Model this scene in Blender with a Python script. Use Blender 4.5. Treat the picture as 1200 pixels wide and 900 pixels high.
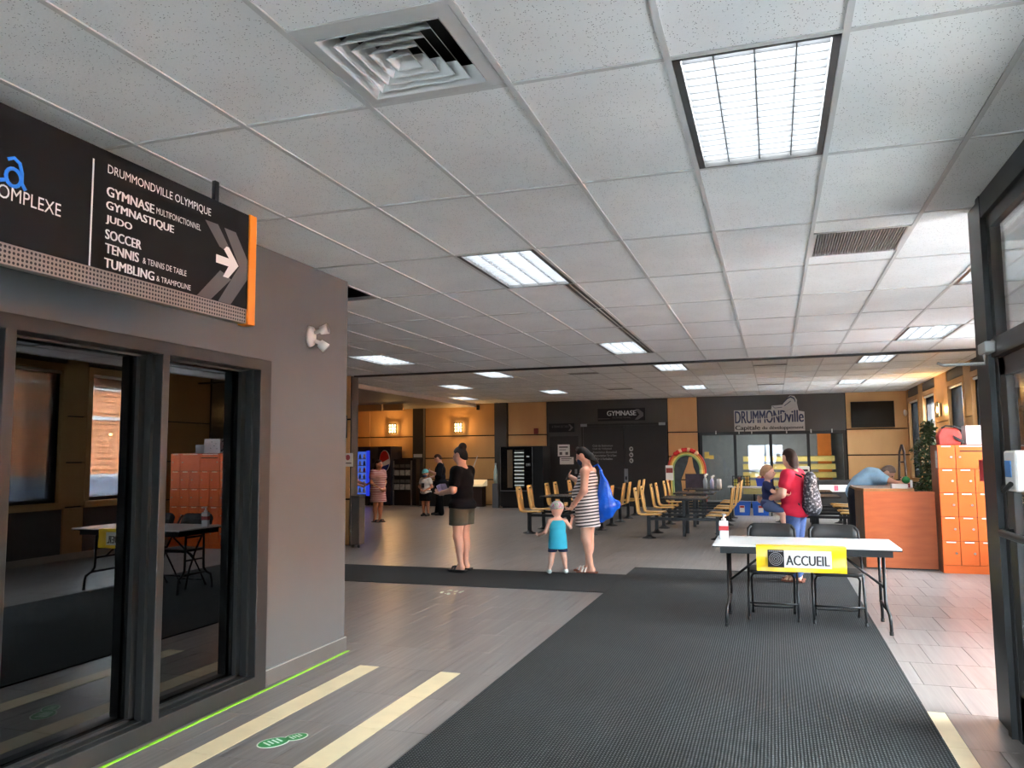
import bpy, math, random
import numpy as np
from mathutils import Vector, Matrix
random.seed(7)
PI = math.pi
scene = bpy.context.scene
COL = scene.collection
for o in list(bpy.data.objects):
    bpy.data.objects.remove(o)

# ------------------------------------------------------------------ camera
HC = 1.52
YAW, PITCH, ROLL, FPX = 0.315667, 0.0909226, -0.0082866, 933.88
def cam_axes():
    cy, sy, cp, sp, cr, sr = math.cos(YAW), math.sin(YAW), math.cos(PITCH), math.sin(PITCH), math.cos(ROLL), math.sin(ROLL)
    f = Vector((-sy*cp, cy*cp, sp)); r = Vector((cy, sy, 0)); u = r.cross(f)
    return cr*r + sr*u, -sr*r + cr*u, f
_r, _u, _f = cam_axes()
cd = bpy.data.cameras.new('camera'); cam = bpy.data.objects.new('camera', cd); COL.objects.link(cam)
cd.sensor_fit = 'HORIZONTAL'; cd.sensor_width = 36.0; cd.lens = 36.0*FPX/1200.0
cd.clip_start = 0.05; cd.clip_end = 200
M = Matrix(((_r.x, _u.x, -_f.x, 0), (_r.y, _u.y, -_f.y, 0), (_r.z, _u.z, -_f.z, HC), (0, 0, 0, 1)))
cam.matrix_world = M
scene.camera = cam

# ------------------------------------------------------------------ world, sun, exposure
SKY_STRENGTH = 120.0
SUN_STRENGTH = 34.0
LAMP = 19.0          # ceiling light panels
EXPOSURE = 0.45
w = bpy.data.worlds.new('world'); scene.world = w; w.use_nodes = True
bg = w.node_tree.nodes['Background']
bg.inputs[0].default_value = (0.76, 0.885, 1.0, 1); bg.inputs[1].default_value = SKY_STRENGTH
sl = bpy.data.lights.new('sun', 'SUN'); sl.energy = SUN_STRENGTH; sl.angle = 0.01; sl.color = (1, 0.97, 0.93)
so = bpy.data.objects.new('sun', sl); COL.objects.link(so)
so.rotation_euler = Vector((0.62, 0.28, -0.73)).to_track_quat('-Z', 'Y').to_euler()
scene.view_settings.view_transform = 'Standard'; scene.view_settings.look = 'None'
scene.view_settings.exposure = EXPOSURE; scene.view_settings.gamma = 1.0
scene.view_settings.use_curve_mapping = False
scene.cycles.max_bounces = 10; scene.cycles.diffuse_bounces = 5; scene.cycles.glossy_bounces = 4
scene.cycles.transparent_max_bounces = 12; scene.cycles.transmission_bounces = 6
scene.cycles.use_denoising = True
scene.cycles.caustics_reflective = False; scene.cycles.caustics_refractive = False
scene.cycles.sample_clamp_indirect = 20.0

# ------------------------------------------------------------------ materials
def L(r, g, b):
    def f(c):
        c /= 255.0
        return c/12.92 if c <= 0.04045 else ((c+0.055)/1.055)**2.4
    return (f(r), f(g), f(b), 1.0)
MATS = {}
def mat(name, col, rough=0.5, metal=0.0, var=0.06, scale=6.0, bump=0.0, bscale=60.0, emit=None, estr=0.0, spec=0.5, stretch=(1, 1, 1)):
    """principled with slight procedural tone variation"""
    if name in MATS: return MATS[name]
    m = bpy.data.materials.new(name); m.use_nodes = True; nt = m.node_tree; N = nt.nodes; K = nt.links
    b = N['Principled BSDF']; b.inputs['Roughness'].default_value = rough; b.inputs['Metallic'].default_value = metal
    b.inputs['Specular IOR Level'].default_value = spec
    tc = N.new('ShaderNodeTexCoord'); mp = N.new('ShaderNodeMapping'); mp.inputs['Scale'].default_value = stretch
    K.new(tc.outputs['Object'], mp.inputs[0])
    nz = N.new('ShaderNodeTexNoise'); nz.inputs['Scale'].default_value = scale; nz.inputs['Detail'].default_value = 3
    K.new(mp.outputs[0], nz.inputs['Vector'])
    rp = N.new('ShaderNodeValToRGB')
    c0 = [max(0, x*(1-var)) for x in col[:3]] + [1]; c1 = [min(1, x*(1+var)) for x in col[:3]] + [1]
    rp.color_ramp.elements[0].position = 0.3; rp.color_ramp.elements[1].position = 0.7
    rp.color_ramp.elements[0].color = c0; rp.color_ramp.elements[1].color = c1
    K.new(nz.outputs['Fac'], rp.inputs[0]); K.new(rp.outputs[0], b.inputs['Base Color'])
    if bump:
        n2 = N.new('ShaderNodeTexNoise'); n2.inputs['Scale'].default_value = bscale; K.new(mp.outputs[0], n2.inputs['Vector'])
        bp = N.new('ShaderNodeBump'); bp.inputs['Strength'].default_value = bump; bp.inputs['Distance'].default_value = 0.01
        K.new(n2.outputs['Fac'], bp.inputs['Height']); K.new(bp.outputs[0], b.inputs['Normal'])
    if emit:
        b.inputs['Emission Color'].default_value = emit; b.inputs['Emission Strength'].default_value = estr
    MATS[name] = m
    return m
def ramp_mat(name, build, rough=0.5, metal=0.0, spec=0.5):
    """build(N, K, objcoord) -> color socket"""
    if name in MATS: return MATS[name]
    m = bpy.data.materials.new(name); m.use_nodes = True; nt = m.node_tree; N = nt.nodes; K = nt.links
    b = N['Principled BSDF']; b.inputs['Roughness'].default_value = rough; b.inputs['Metallic'].default_value = metal
    b.inputs['Specular IOR Level'].default_value = spec
    tc = N.new('ShaderNodeTexCoord')
    K.new(build(N, K, tc, b), b.inputs['Base Color'])
    MATS[name] = m
    return m
def noise(N, K, vec, scale, detail=3, stretch=None):
    if stretch:
        mp = N.new('ShaderNodeMapping'); mp.inputs['Scale'].default_value = stretch; K.new(vec, mp.inputs[0]); vec = mp.outputs[0]
    n = N.new('ShaderNodeTexNoise'); n.inputs['Scale'].default_value = scale; n.inputs['Detail'].default_value = detail
    K.new(vec, n.inputs['Vector']); return n.outputs['Fac']
def ramp(N, K, fac, stops, const=False):
    r = N.new('ShaderNodeValToRGB'); e = r.color_ramp.elements
    if const: r.color_ramp.interpolation = 'CONSTANT'
    e[0].position, e[0].color = stops[0]; e[1].position, e[1].color = stops[-1]
    for p, c in stops[1:-1]:
        x = e.new(p); x.color = c
    K.new(fac, r.inputs[0]); return r.outputs[0]
def mixc(N, K, fac, a, b, mode='MIX'):
    x = N.new('ShaderNodeMix'); x.data_type = 'RGBA'; x.blend_type = mode
    for s, v in ((0, fac), (6, a), (7, b)):
        if hasattr(v, 'is_linked') or hasattr(v, 'links'): K.new(v, x.inputs[s])
        else: x.inputs[s].default_value = v
    return x.outputs[2]
def math_n(N, K, op, a, b=None):
    x = N.new('ShaderNodeMath'); x.operation = op
    for i, v in enumerate((a, b)):
        if v is None: continue
        if hasattr(v, 'links'): K.new(v, x.inputs[i])
        else: x.inputs[i].default_value = v
    return x.outputs[0]

def m_tile(N, K, tc, b):            # grey streaked porcelain, streaks run along the tile (y)
    g = N.new('ShaderNodeNewGeometry').outputs['Position']
    s1 = noise(N, K, g, 1.0, 4, (95, 2.2, 1)); s2 = noise(N, K, g, 1.0, 3, (24, 0.9, 1)); s3 = noise(N, K, g, 0.8, 2)
    oi = N.new('ShaderNodeObjectInfo').outputs['Random']
    a = ramp(N, K, s1, [(0.3, L(101, 94, 90)), (0.5, L(121, 114, 110)), (0.72, L(146, 139, 135))])
    c = mixc(N, K, 0.5, a, ramp(N, K, s2, [(0.3, L(104, 97, 93)), (0.7, L(140, 133, 128))]))
    d = mixc(N, K, 1.0, c, ramp(N, K, s3, [(0.3, (0.93, 0.93, 0.93, 1)), (0.7, (1.03, 1.03, 1.03, 1))]), 'MULTIPLY')
    e = mixc(N, K, 1.0, d, ramp(N, K, oi, [(0, (0.95, 0.94, 0.93, 1)), (1, (1.04, 1.04, 1.05, 1))]), 'MULTIPLY')
    K.new(math_n(N, K, 'ADD', math_n(N, K, 'MULTIPLY', s1, 0.16), 0.25), b.inputs['Roughness'])
    return e
TILE = ramp_mat('floor_tile_streaked', m_tile, 0.33)
def m_ctile(N, K, tc, b):           # mineral fibre tile with pin holes
    g = N.new('ShaderNodeNewGeometry').outputs['Position']
    v = N.new('ShaderNodeTexVoronoi'); v.inputs['Scale'].default_value = 95; K.new(g, v.inputs['Vector'])
    n1 = noise(N, K, g, 30, 2); n2 = noise(N, K, g, 2.2, 2)
    hole = math_n(N, K, 'MULTIPLY', math_n(N, K, 'LESS_THAN', v.outputs['Distance'], 0.20), math_n(N, K, 'GREATER_THAN', n1, 0.47))
    base = ramp(N, K, n2, [(0.3, L(230, 231, 230)), (0.7, L(238, 239, 238))])
    bp = N.new('ShaderNodeBump'); bp.inputs['Strength'].default_value = 0.25; bp.inputs['Distance'].default_value = 0.004
    K.new(noise(N, K, g, 90, 3), bp.inputs['Height']); K.new(bp.outputs[0], b.inputs['Normal'])
    return mixc(N, K, hole, base, L(128, 128, 126))
CTILE = ramp_mat('ceiling_tile_fissured', m_ctile, 0.9, spec=0.1)
def m_carpet(N, K, tc, b):
    g = N.new('ShaderNodeNewGeometry').outputs['Position']
    mp = N.new('ShaderNodeMapping'); mp.inputs['Scale'].default_value = (1, 1, 1); K.new(g, mp.inputs[0])
    w1 = N.new('ShaderNodeTexWave'); w1.bands_direction = 'X'; w1.inputs['Scale'].default_value = 18; w1.inputs['Distortion'].default_value = 0.4; K.new(g, w1.inputs['Vector'])
    w2 = N.new('ShaderNodeTexWave'); w2.bands_direction = 'Y'; w2.inputs['Scale'].default_value = 14; w2.inputs['Distortion'].default_value = 0.4; K.new(g, w2.inputs['Vector'])
    h = math_n(N, K, 'MULTIPLY', w1.outputs['Fac'], w2.outputs['Fac'])
    n = noise(N, K, g, 150, 2)
    n3 = noise(N, K, g, 0.9, 3)
    hh = math_n(N, K, 'ADD', math_n(N, K, 'MULTIPLY', h, 0.75), math_n(N, K, 'MULTIPLY', n, 0.3))
    c = ramp(N, K, hh, [(0.12, L(36, 36, 36)), (0.45, L(58, 58, 58)), (0.95, L(100, 99, 97))])
    bp = N.new('ShaderNodeBump'); bp.inputs['Strength'].default_value = 0.7; bp.inputs['Distance'].default_value = 0.006
    K.new(h, bp.inputs['Height']); K.new(bp.outputs[0], b.inputs['Normal'])
    return mixc(N, K, 1.0, c, ramp(N, K, n3, [(0.3, (0.88, 0.88, 0.88, 1)), (0.7, (1.08, 1.08, 1.08, 1))]), 'MULTIPLY')
CARPET = ramp_mat('ribbed_mat_charcoal', m_carpet, 0.95, spec=0.1)
def wood(name, dark, light, sc=3.0, rough=0.4, axis=(1, 8, 1)):
    def f(N, K, tc, b):
        n = noise(N, K, tc.outputs['Object'], sc, 5, axis)
        return ramp(N, K, n, [(0.3, dark), (0.7, light)])
    return ramp_mat(name, f, rough)
PLY = wood('chair_plywood', L(214, 160, 84), L(236, 190, 116), 4, 0.35, (3, 14, 1))
CREAM = wood('cream_wall_panel', L(196, 152, 98), L(210, 166, 110), 0.6, 0.5, (3, 3, 1))
DESKW = wood('desk_laminate_orange', L(168, 80, 36), L(184, 92, 44), 1.2, 0.5, (2.5, 2.5, 14))
DESKTOP = wood('desk_top_brown', L(134, 84, 42), L(160, 106, 58), 2.0, 0.3, (1, 9, 1))
LOCK = mat('locker_orange', L(216, 94, 26), 0.5, var=0.03)
LOCKSIDE = wood('locker_side_wood', L(120, 58, 28), L(142, 72, 38), 1.5, 0.4, (8, 8, 1))
DKWALL = mat('charcoal_paint', L(66, 63, 60), 0.55, var=0.05, scale=2)
GREYWALL = mat('grey_paint', L(88, 89, 88), 0.6, var=0.03, scale=1.5, bump=0.04, bscale=160)
FRAME = mat('dark_bronze_aluminium', L(34, 33, 32), 0.45, 0.1, var=0.05)
BLACK = mat('black_enamel', L(20, 20, 21), 0.4, var=0.1)
BLACKP = mat('black_plastic', L(30, 29, 29), 0.5, var=0.08)
DARKFACE = mat('matte_black_print', L(16, 15, 16), 0.6, var=0.06, scale=3, spec=0.2)
WHITEP = mat('white_plastic', L(232, 230, 226), 0.35, var=0.02)
WHITEPRINT = mat('white_print', L(238, 238, 236), 0.6, var=0.02)
GREYPRINT = mat('grey_print', L(96, 92, 92), 0.6, var=0.03)
ORANGEP = mat('orange_enamel', L(240, 136, 28), 0.4, var=0.03)
STEEL = mat('brushed_steel', L(170, 170, 172), 0.3, 0.9, var=0.05)
ALU = mat('light_grey_metal', L(178, 176, 172), 0.4, 0.5, var=0.04)
TBAR = mat('white_tbar', L(196, 196, 194), 0.5, var=0.02)
STRIPE = mat('cream_floor_stripe', L(222, 204, 164), 0.4, var=0.05, scale=8)
TAPE = mat('green_tape', L(150, 220, 40), 0.5, var=0.03)
GROUT = mat('dark_grout', L(62, 58, 55), 0.8, var=0.1)
RED = mat('red_plastic', L(170, 24, 26), 0.4, var=0.04)
PAPER = mat('white_paper', L(222, 222, 218), 0.8, var=0.02)
BLUEBIN = mat('blue_bin_plastic', L(24, 96, 205), 0.35, var=0.05)
YELLOW = mat('yellow_plastic_sheet', L(250, 206, 20), 0.3, var=0.06, scale=10, bump=0.25, bscale=12)
def glass(name, refl, tint, trans=1.0):
    if name in MATS: return MATS[name]
    m = bpy.data.materials.new(name); m.use_nodes = True; nt = m.node_tree; N = nt.nodes; K = nt.links; N.clear()
    out = N.new('ShaderNodeOutputMaterial'); mx = N.new('ShaderNodeMixShader'); tr = N.new('ShaderNodeBsdfTransparent'); gl = N.new('ShaderNodeBsdfGlossy')
    tr.inputs[0].default_value = tint; gl.inputs['Roughness'].default_value = 0.0
    lw = N.new('ShaderNodeLayerWeight'); lw.inputs[0].default_value = 0.35
    nz = N.new('ShaderNodeTexNoise'); nz.inputs['Scale'].default_value = 1.5
    x = math_n(N, K, 'ADD', math_n(N, K, 'MULTIPLY', lw.outputs['Fresnel'], 0.75), refl)
    x = math_n(N, K, 'ADD', x, math_n(N, K, 'MULTIPLY', nz.outputs['Fac'], 0.004))
    K.new(x, mx.inputs[0]); K.new(tr.outputs[0], mx.inputs[1]); K.new(gl.outputs[0], mx.inputs[2]); K.new(mx.outputs[0], out.inputs[0])
    MATS[name] = m; return m
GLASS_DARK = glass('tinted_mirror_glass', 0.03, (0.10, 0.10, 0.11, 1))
GLASS_CLEAR = glass('clear_glass', 0.03, (0.93, 0.95, 0.95, 1))
GLASS_TINT = glass('grey_tinted_door_glass', 0.03, (0.50, 0.52, 0.53, 1))
GLASS_GREY = glass('greyed_shopfront_glass', -0.01, (0.92, 0.93, 0.93, 1))
def screen_mat():
    m = bpy.data.materials.new('solar_shade_fabric'); m.use_nodes = True; nt = m.node_tree; N = nt.nodes; K = nt.links; N.clear()
    out = N.new('ShaderNodeOutputMaterial'); mx = N.new('ShaderNodeMixShader'); tr = N.new('ShaderNodeBsdfTransparent'); df = N.new('ShaderNodeBsdfDiffuse')
    df.inputs[0].default_value = L(52, 50, 50); nz = N.new('ShaderNodeTexNoise'); nz.inputs['Scale'].default_value = 3
    K.new(math_n(N, K, 'ADD', math_n(N, K, 'MULTIPLY', nz.outputs['Fac'], 0.03), 0.66), mx.inputs[0])
    K.new(tr.outputs[0], mx.inputs[1]); K.new(df.outputs[0], mx.inputs[2]); K.new(mx.outputs[0], out.inputs[0])
    return m
SHADE = screen_mat()
def emis(name, col, s):
    if name in MATS: return MATS[name]
    m = bpy.data.materials.new(name); m.use_nodes = True; nt = m.node_tree; N = nt.nodes; K = nt.links; N.clear()
    out = N.new('ShaderNodeOutputMaterial'); e = N.new('ShaderNodeEmission'); e.inputs[1].default_value = s
    nz = N.new('ShaderNodeTexNoise'); nz.inputs['Scale'].default_value = 4
    c0 = [x*0.97 for x in col[:3]] + [1]
    K.new(ramp(N, K, nz.outputs['Fac'], [(0.3, tuple(c0)), (0.7, col)]), e.inputs[0]); K.new(e.outputs[0], out.inputs[0])
    MATS[name] = m; return m
PANEL = emis('fluorescent_panel', (0.92, 0.97, 1.0, 1), LAMP)

# ------------------------------------------------------------------ mesh helpers
class MB:
    def __init__(s): s.v = []; s.f = []
    def quad(s, a, b, c, d):
        n = len(s.v); s.v += [tuple(a), tuple(b), tuple(c), tuple(d)]; s.f.append((n, n+1, n+2, n+3)); return s
    def poly(s, pts):
        n = len(s.v); s.v += [tuple(p) for p in pts]; s.f.append(tuple(range(n, n+len(pts)))); return s
    def box(s, x0, y0, z0, x1, y1, z1):
        x0, x1 = min(x0, x1), max(x0, x1); y0, y1 = min(y0, y1), max(y0, y1); z0, z1 = min(z0, z1), max(z0, z1)
        n = len(s.v)
        s.v += [(x0, y0, z0), (x1, y0, z0), (x1, y1, z0), (x0, y1, z0), (x0, y0, z1), (x1, y0, z1), (x1, y1, z1), (x0, y1, z1)]
        s.f += [tuple(n+i for i in q) for q in ((0, 3, 2, 1), (4, 5, 6, 7), (0, 1, 5, 4), (1, 2, 6, 5), (2, 3, 7, 6), (3, 0, 4, 7))]
        return s
    def prism(s, pts, d):
        """closed polygon pts (3d, planar) extruded by vector d"""
        n = len(s.v); k = len(pts); d = Vector(d)
        s.v += [tuple(p) for p in pts] + [tuple(Vector(p)+d) for p in pts]
        s.f.append(tuple(range(n+k-1, n-1, -1))); s.f.append(tuple(range(n+k, n+2*k)))
        for i in range(k):
            j = (i+1) % k; s.f.append((n+i, n+j, n+k+j, n+k+i))
        return s
    def tube(s, pts, r, n=8, caps=True, closed=False):
        pts = [Vector(p) for p in pts]; m = len(pts)
        rs = r if isinstance(r, (list, tuple)) else [r]*m
        base = len(s.v); prev = None
        for i, p in enumerate(pts):
            if closed: t = pts[(i+1) % m]-pts[i-1]
            else: t = pts[min(i+1, m-1)]-pts[max(i-1, 0)]
            t.normalize()
            if prev is None:
                a = Vector((0, 0, 1)) if abs(t.z) < 0.9 else Vector((1, 0, 0))
                u = t.cross(a).normalized()
            else:
                u = (prev - t*prev.dot(t))
                u = u.normalized() if u.length > 1e-6 else t.orthogonal().normalized()
            prev = u; v = t.cross(u)
            for k in range(n):
                a = 2*PI*k/n
                s.v.append(tuple(p + (u*math.cos(a)+v*math.sin(a))*rs[i]))
        for i in range(m if closed else m-1):
            i2 = (i+1) % m
            for k in range(n):
                s.f.append((base+i*n+k, base+i*n+(k+1) % n, base+i2*n+(k+1) % n, base+i2*n+k))
        if caps and not closed:
            s.f.append(tuple(base+k for k in range(n-1, -1, -1))); s.f.append(tuple(base+(m-1)*n+k for k in range(n)))
        return s
    def lathe(s, prof, c=(0, 0, 0), n=20):
        base = len(s.v); m = len(prof)
        for (r, z) in prof:
            for k in range(n):
                a = 2*PI*k/n; s.v.append((c[0]+r*math.cos(a), c[1]+r*math.sin(a), c[2]+z))
        for i in range(m-1):
            for k in range(n):
                s.f.append((base+i*n+k, base+i*n+(k+1) % n, base+(i+1)*n+(k+1) % n, base+(i+1)*n+k))
        s.f.append(tuple(base+k for k in range(n-1, -1, -1))); s.f.append(tuple(base+(m-1)*n+k for k in range(n)))
        return s
    def ell(s, c, r, nu=14, nv=9):
        base = len(s.v)
        for i in range(nv+1):
            th = PI*i/nv
            for k in range(nu):
                a = 2*PI*k/nu
                s.v.append((c[0]+r[0]*math.sin(th)*math.cos(a), c[1]+r[1]*math.sin(th)*math.sin(a), c[2]+r[2]*math.cos(th)))
        for i in range(nv):
            for k in range(nu):
                s.f.append((base+i*nu+k, base+(i+1)*nu+k, base+(i+1)*nu+(k+1) % nu, base+i*nu+(k+1) % nu))
        return s
    def add(s, vf):
        n = len(s.v); s.v += [tuple(p) for p in vf[0]]; s.f += [tuple(i+n for i in q) for q in vf[1]]; return s
    def mesh(s, name, m, smooth=False):
        me = bpy.data.meshes.new(name); me.from_pydata(s.v, [], s.f); me.validate()
        if m: me.materials.append(m)
        if smooth: me.polygons.foreach_set('use_smooth', [True]*len(me.polygons))
        return me
    def build(s, name, m, parent=None, smooth=False, bevel=0.0, loc=None):
        return link(name, s.mesh(name, m, smooth), parent, bevel, loc)
def link(name, me, parent=None, bevel=0.0, loc=None):
    o = bpy.data.objects.new(name, me); COL.objects.link(o)
    if parent: o.parent = parent
    if loc: o.location = loc
    if bevel:
        b = o.modifiers.new('bevel', 'BEVEL'); b.width = bevel; b.segments = 2; b.limit_method = 'ANGLE'
    return o
def tag(o, label, cat, group=None):
    o['label'] = label; o['category'] = cat
    if group: o['group'] = group
    return o
def thing(name, label, cat, loc=(0, 0, 0), rz=0.0, group=None):
    o = bpy.data.objects.new(name, None); COL.objects.link(o); o.location = loc; o.rotation_euler = (0, 0, rz)
    o.empty_display_size = 0.1
    return tag(o, label, cat, group)
def structure(o): o['kind'] = 'structure'; return o
def stuff(o): o['kind'] = 'stuff'; return o
def dup(root, loc, rz=None, label=None, group=None):
    r = root.copy(); COL.objects.link(r); r.location = loc
    if rz is not None: r.rotation_euler = (0, 0, rz)
    if label: r['label'] = label
    if group: r['group'] = group
    for ch in list(root.children):
        c = ch.copy(); COL.objects.link(c); c.parent = r
        for g in list(ch.children):
            d = g.copy(); COL.objects.link(d); d.parent = c
    return r
def dupm(o, loc, parent=None, rz=None):
    c = o.copy(); COL.objects.link(c); c.location = loc
    if parent is not None: c.parent = parent
    if rz is not None: c.rotation_euler = (0, 0, rz)
    return c
def B(x0, y0, z0, x1, y1, z1): return MB().box(x0, y0, z0, x1, y1, z1)
def arc(cx, cy, r, a0, a1, n): return [(cx+r*math.cos(math.radians(a0+(a1-a0)*i/n)), cy+r*math.sin(math.radians(a0+(a1-a0)*i/n))) for i in range(n+1)]
def rrect(x0, y0, x1, y1, r, n=4):
    return arc(x1-r, y1-r, r, 0, 90, n)+arc(x0+r, y1-r, r, 90, 180, n)+arc(x0+r, y0+r, r, 180, 270, n)+arc(x1-r, y0+r, r, 270, 360, n)

# lettering: default outline font turned into flat meshes, fitted into a box
STRINGS = ['DRUMMONDVILLE OLYMPIQUE', 'GYMNASE', 'MULTIFONCTIONNEL', 'GYMNASTIQUE', 'JUDO', 'SOCCER', 'TENNIS', '& TENNIS DE TABLE', 'TUMBLING', '& TRAMPOLINE', 'COMPLEXE', 'a',
           'ACCUEIL', 'DRUMMOND', 'ville', 'Capitale', 'du développement', 'SALLE DE TENNIS', 'Club de Badminton', 'Club de Volleyball', 'Association Basketball', 'Association Tir à l\'arc', 'Tir à l\'arbalète', 'Attention', 'l', 'Merci', 'pepsi']
THIN = {'DRUMMONDVILLE OLYMPIQUE', 'COMPLEXE', 'MULTIFONCTIONNEL', '& TENNIS DE TABLE', '& TRAMPOLINE', 'Club de Badminton', 'Club de Volleyball', 'Association Basketball'}
TXT = {}
def prep_text():
    obs = []
    for s in STRINGS:
        cu = bpy.data.curves.new('t', 'FONT'); cu.body = s; cu.resolution_u = 3
        o = bpy.data.objects.new('t', cu); COL.objects.link(o); obs.append((s, o))
    bpy.context.view_layer.update(); dg = bpy.context.evaluated_depsgraph_get()
    for s, o in obs:
        me = bpy.data.meshes.new_from_object(o.evaluated_get(dg))
        v = [tuple(p.co) for p in me.vertices]; f = [tuple(p.vertices) for p in me.polygons]
        x0 = min(p[0] for p in v); x1 = max(p[0] for p in v); y0 = min(p[1] for p in v); y1 = max(p[1] for p in v)
        if s not in THIN:                       # heavier weight: shifted overlays
            n = len(v); k = len(f); v0, f0 = list(v), list(f)
            for q, dx in enumerate((-0.034, 0.034, -0.017, 0.017)):
                v += [(p[0]+dx, p[1], 0.00025*(q+1)) for p in v0]; f += [tuple(i+n*(q+1) for i in g) for g in f0]
        TXT[s] = ([((p[0]-x0)/(x1-x0), (p[1]-y0)/(y1-y0), p[2]) for p in v], f)
        bpy.data.meshes.remove(me); cu = o.data; bpy.data.objects.remove(o); bpy.data.curves.remove(cu)
prep_text()
def text(s, o, U, V, m, parent, name='lettering'):
    """fit string s into the parallelogram o, U, V"""
    o, U, V = Vector(o), Vector(U), Vector(V); vs, fs = TXT[s]
    mb = MB(); nn = U.cross(V).normalized(); mb.v = [tuple(o+U*a+V*b+nn*d) for a, b, d in vs]; mb.f = list(fs)
    return mb.build(name, m, parent)
# ================================================================== STRUCTURE
XR, YB, XL, ZC, ZF, YS = 3.5, 24.0, -3.30, 2.967, 3.22, 12.466
# ---- floor: slab, streaked tiles in a running bond, inlaid cream strips
floor = structure(B(-14.2, -3.2, -0.2, 3.7, 24.2, -0.006).build('floor', GROUT))
STR = [(-2.955, -2.795), (-2.312, -2.157), (0.757, 0.902)]
PY, PX, GAP = 0.605, 0.305, 0.0035
def to_px(p):
    d = Vector(p)-Vector((0, 0, HC)); t = d.dot(_f)
    if t <= 0.2: return None
    return 600+FPX*d.dot(_r)/t, 450-FPX*d.dot(_u)/t
def seen_floor(x, y):
    q = to_px((x, y, 0))
    if q is None or not (-20 < q[0] < 1190 and q[1] < 915): return False
    if -1.82 < x < 0.72 and y < 11: return False
    if y < 5.75 and x < XL: return False
    if y > 5.75 and x < XL*y/5.75: return False
    return True
tiles = []
r0 = int(math.floor((-3.1-4.78)/PY))
for r in range(r0, 32):
    ya, yb = 4.78+r*PY, 4.78+(r+1)*PY
    if ya > 23.9: break
    yb = min(yb, 24.0)
    off = 1.04 if r % 2 else 0.8875
    k = int(math.floor((-14-off)/PX))
    while off+k*PX < 3.5:
        xa, xb = off+k*PX, min(off+(k+1)*PX, 3.5); k += 1
        parts = [(xa, xb)]
        if yb < 5.45:
            for sa, sb in STR:
                nx = []
                for a, b in parts:
                    if sb <= a or sa >= b: nx.append((a, b)); continue
                    if sa-a > 0.012: nx.append((a, sa))
                    if b-sb > 0.012: nx.append((sb, b))
                parts = nx
        for a, b in parts: tiles.append((a, b, ya, yb))
def tile_box(mb, a, b, ya, yb, z=0.0):
    g = GAP/2; mb.box(a+g, ya+g, z-0.012, b-g, yb-g, z)
vis = sorted([t for t in tiles if seen_floor((t[0]+t[1])/2, (t[2]+t[3])/2)], key=lambda t: t[2]**2+t[0]**2)[:285]
visset = set(vis); rest = MB(); cache = {}
for t in tiles:
    if t in visset:
        key = (round(t[1]-t[0], 4), round(t[3]-t[2], 4))
        if key not in cache:
            mb = MB(); hw, hd = key[0]/2, key[1]/2; tile_box(mb, -hw, hw, -hd, hd); cache[key] = mb.mesh('floor_tile', TILE)
        link('floor_tile', cache[key], floor, loc=((t[0]+t[1])/2, (t[2]+t[3])/2, 0))
    else: tile_box(rest, *t)
stuff(rest.build('floor_tiles_rest', TILE, floor))
for sa, sb in STR:
    for r in range(r0, 1):
        tile_box_mb = MB(); tile_box(tile_box_mb, sa, sb, 4.78+r*PY, 4.78+(r+1)*PY, 0.0006); tile_box_mb.build('floor_strip_tile', STRIPE, floor)

# ---- ceiling: opaque slab above, T-bar grid, tiles
G0X, G0Y, CX, CY = -0.3198, 2.8497, 0.61, 1.202
ceiling = structure(B(-14.2, -3.2, 3.5, 3.7, 24.2, 3.62).build('ceiling', DKWALL))
LOWL = {(0, 0), (-3, 2), (-3, 6), (-9, 6), (3, 6), (3, 3), (0, -3)}   # light cells in the near ceiling; the last, behind the camera, is added
FY0 = 12.64
FARL = {(-9, 2), (-12, 4), (-9, 6), (-3, 2), (-3, 6), (3, 2), (3, 6), (-14, 7)}
tl = []
for i in range(-14, 5):
    for j in range(-5, 8):
        x0, x1, y0, y1 = G0X+i*CX, G0X+(i+1)*CX, G0Y+j*CY, G0Y+(j+1)*CY
        if y1 > YS+0.01: y1 = YS
        if y0 < 5.75 and x1 < XL: continue
        if x0 < XL and y1 < 5.8: x0 = XL
        if x1 < -8.0: continue
        if (i, j) in LOWL: continue
        if (i, j) == (-2, -1): y1 = y1-0.605        # half tile beside the diffuser
        if (i, j) == (1, 2):                         # tile with return-air grille: two offcuts
            tl.append((x0, x1, y0, y0+0.27, ZC)); tl.append((x0, x1, y1-0.30, y1, ZC)); continue
        tl.append((x0, x1, y0, y1, ZC))
FRY = [YS] + [FY0+CY*k for k in range(0, 10) if FY0+CY*k < YB-0.02] + [YB]
for i in range(-15, 7):
    for k in range(len(FRY)-1):
        x0, x1, y0, y1 = G0X+i*CX, min(G0X+(i+1)*CX, XR), FRY[k], FRY[k+1]
        if x1 <= -9.09 or x0 >= XR: continue
        x0 = max(x0, -9.1)
        if (i, k-1) in FARL: continue
        tl.append((x0, x1, y0, y1, ZF))
for k in range(int((YS+3.16)/CY)+1):                 # strip of higher ceiling along the windows
    y0 = -3.16+k*CY; tl.append((G0X+5*CX, XR, y0, min(y0+CY, YS), ZF))
def seen_ceil(t):
    q = to_px(((t[0]+t[1])/2, (t[2]+t[3])/2, t[4])); return q is not None and -60 < q[0] < 1260 and q[1] > -60
vis = sorted([t for t in tl if seen_ceil(t)], key=lambda t: t[2]**2+t[0]**2)[:288]
visset = set(vis); rest = MB(); cache = {}
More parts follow.
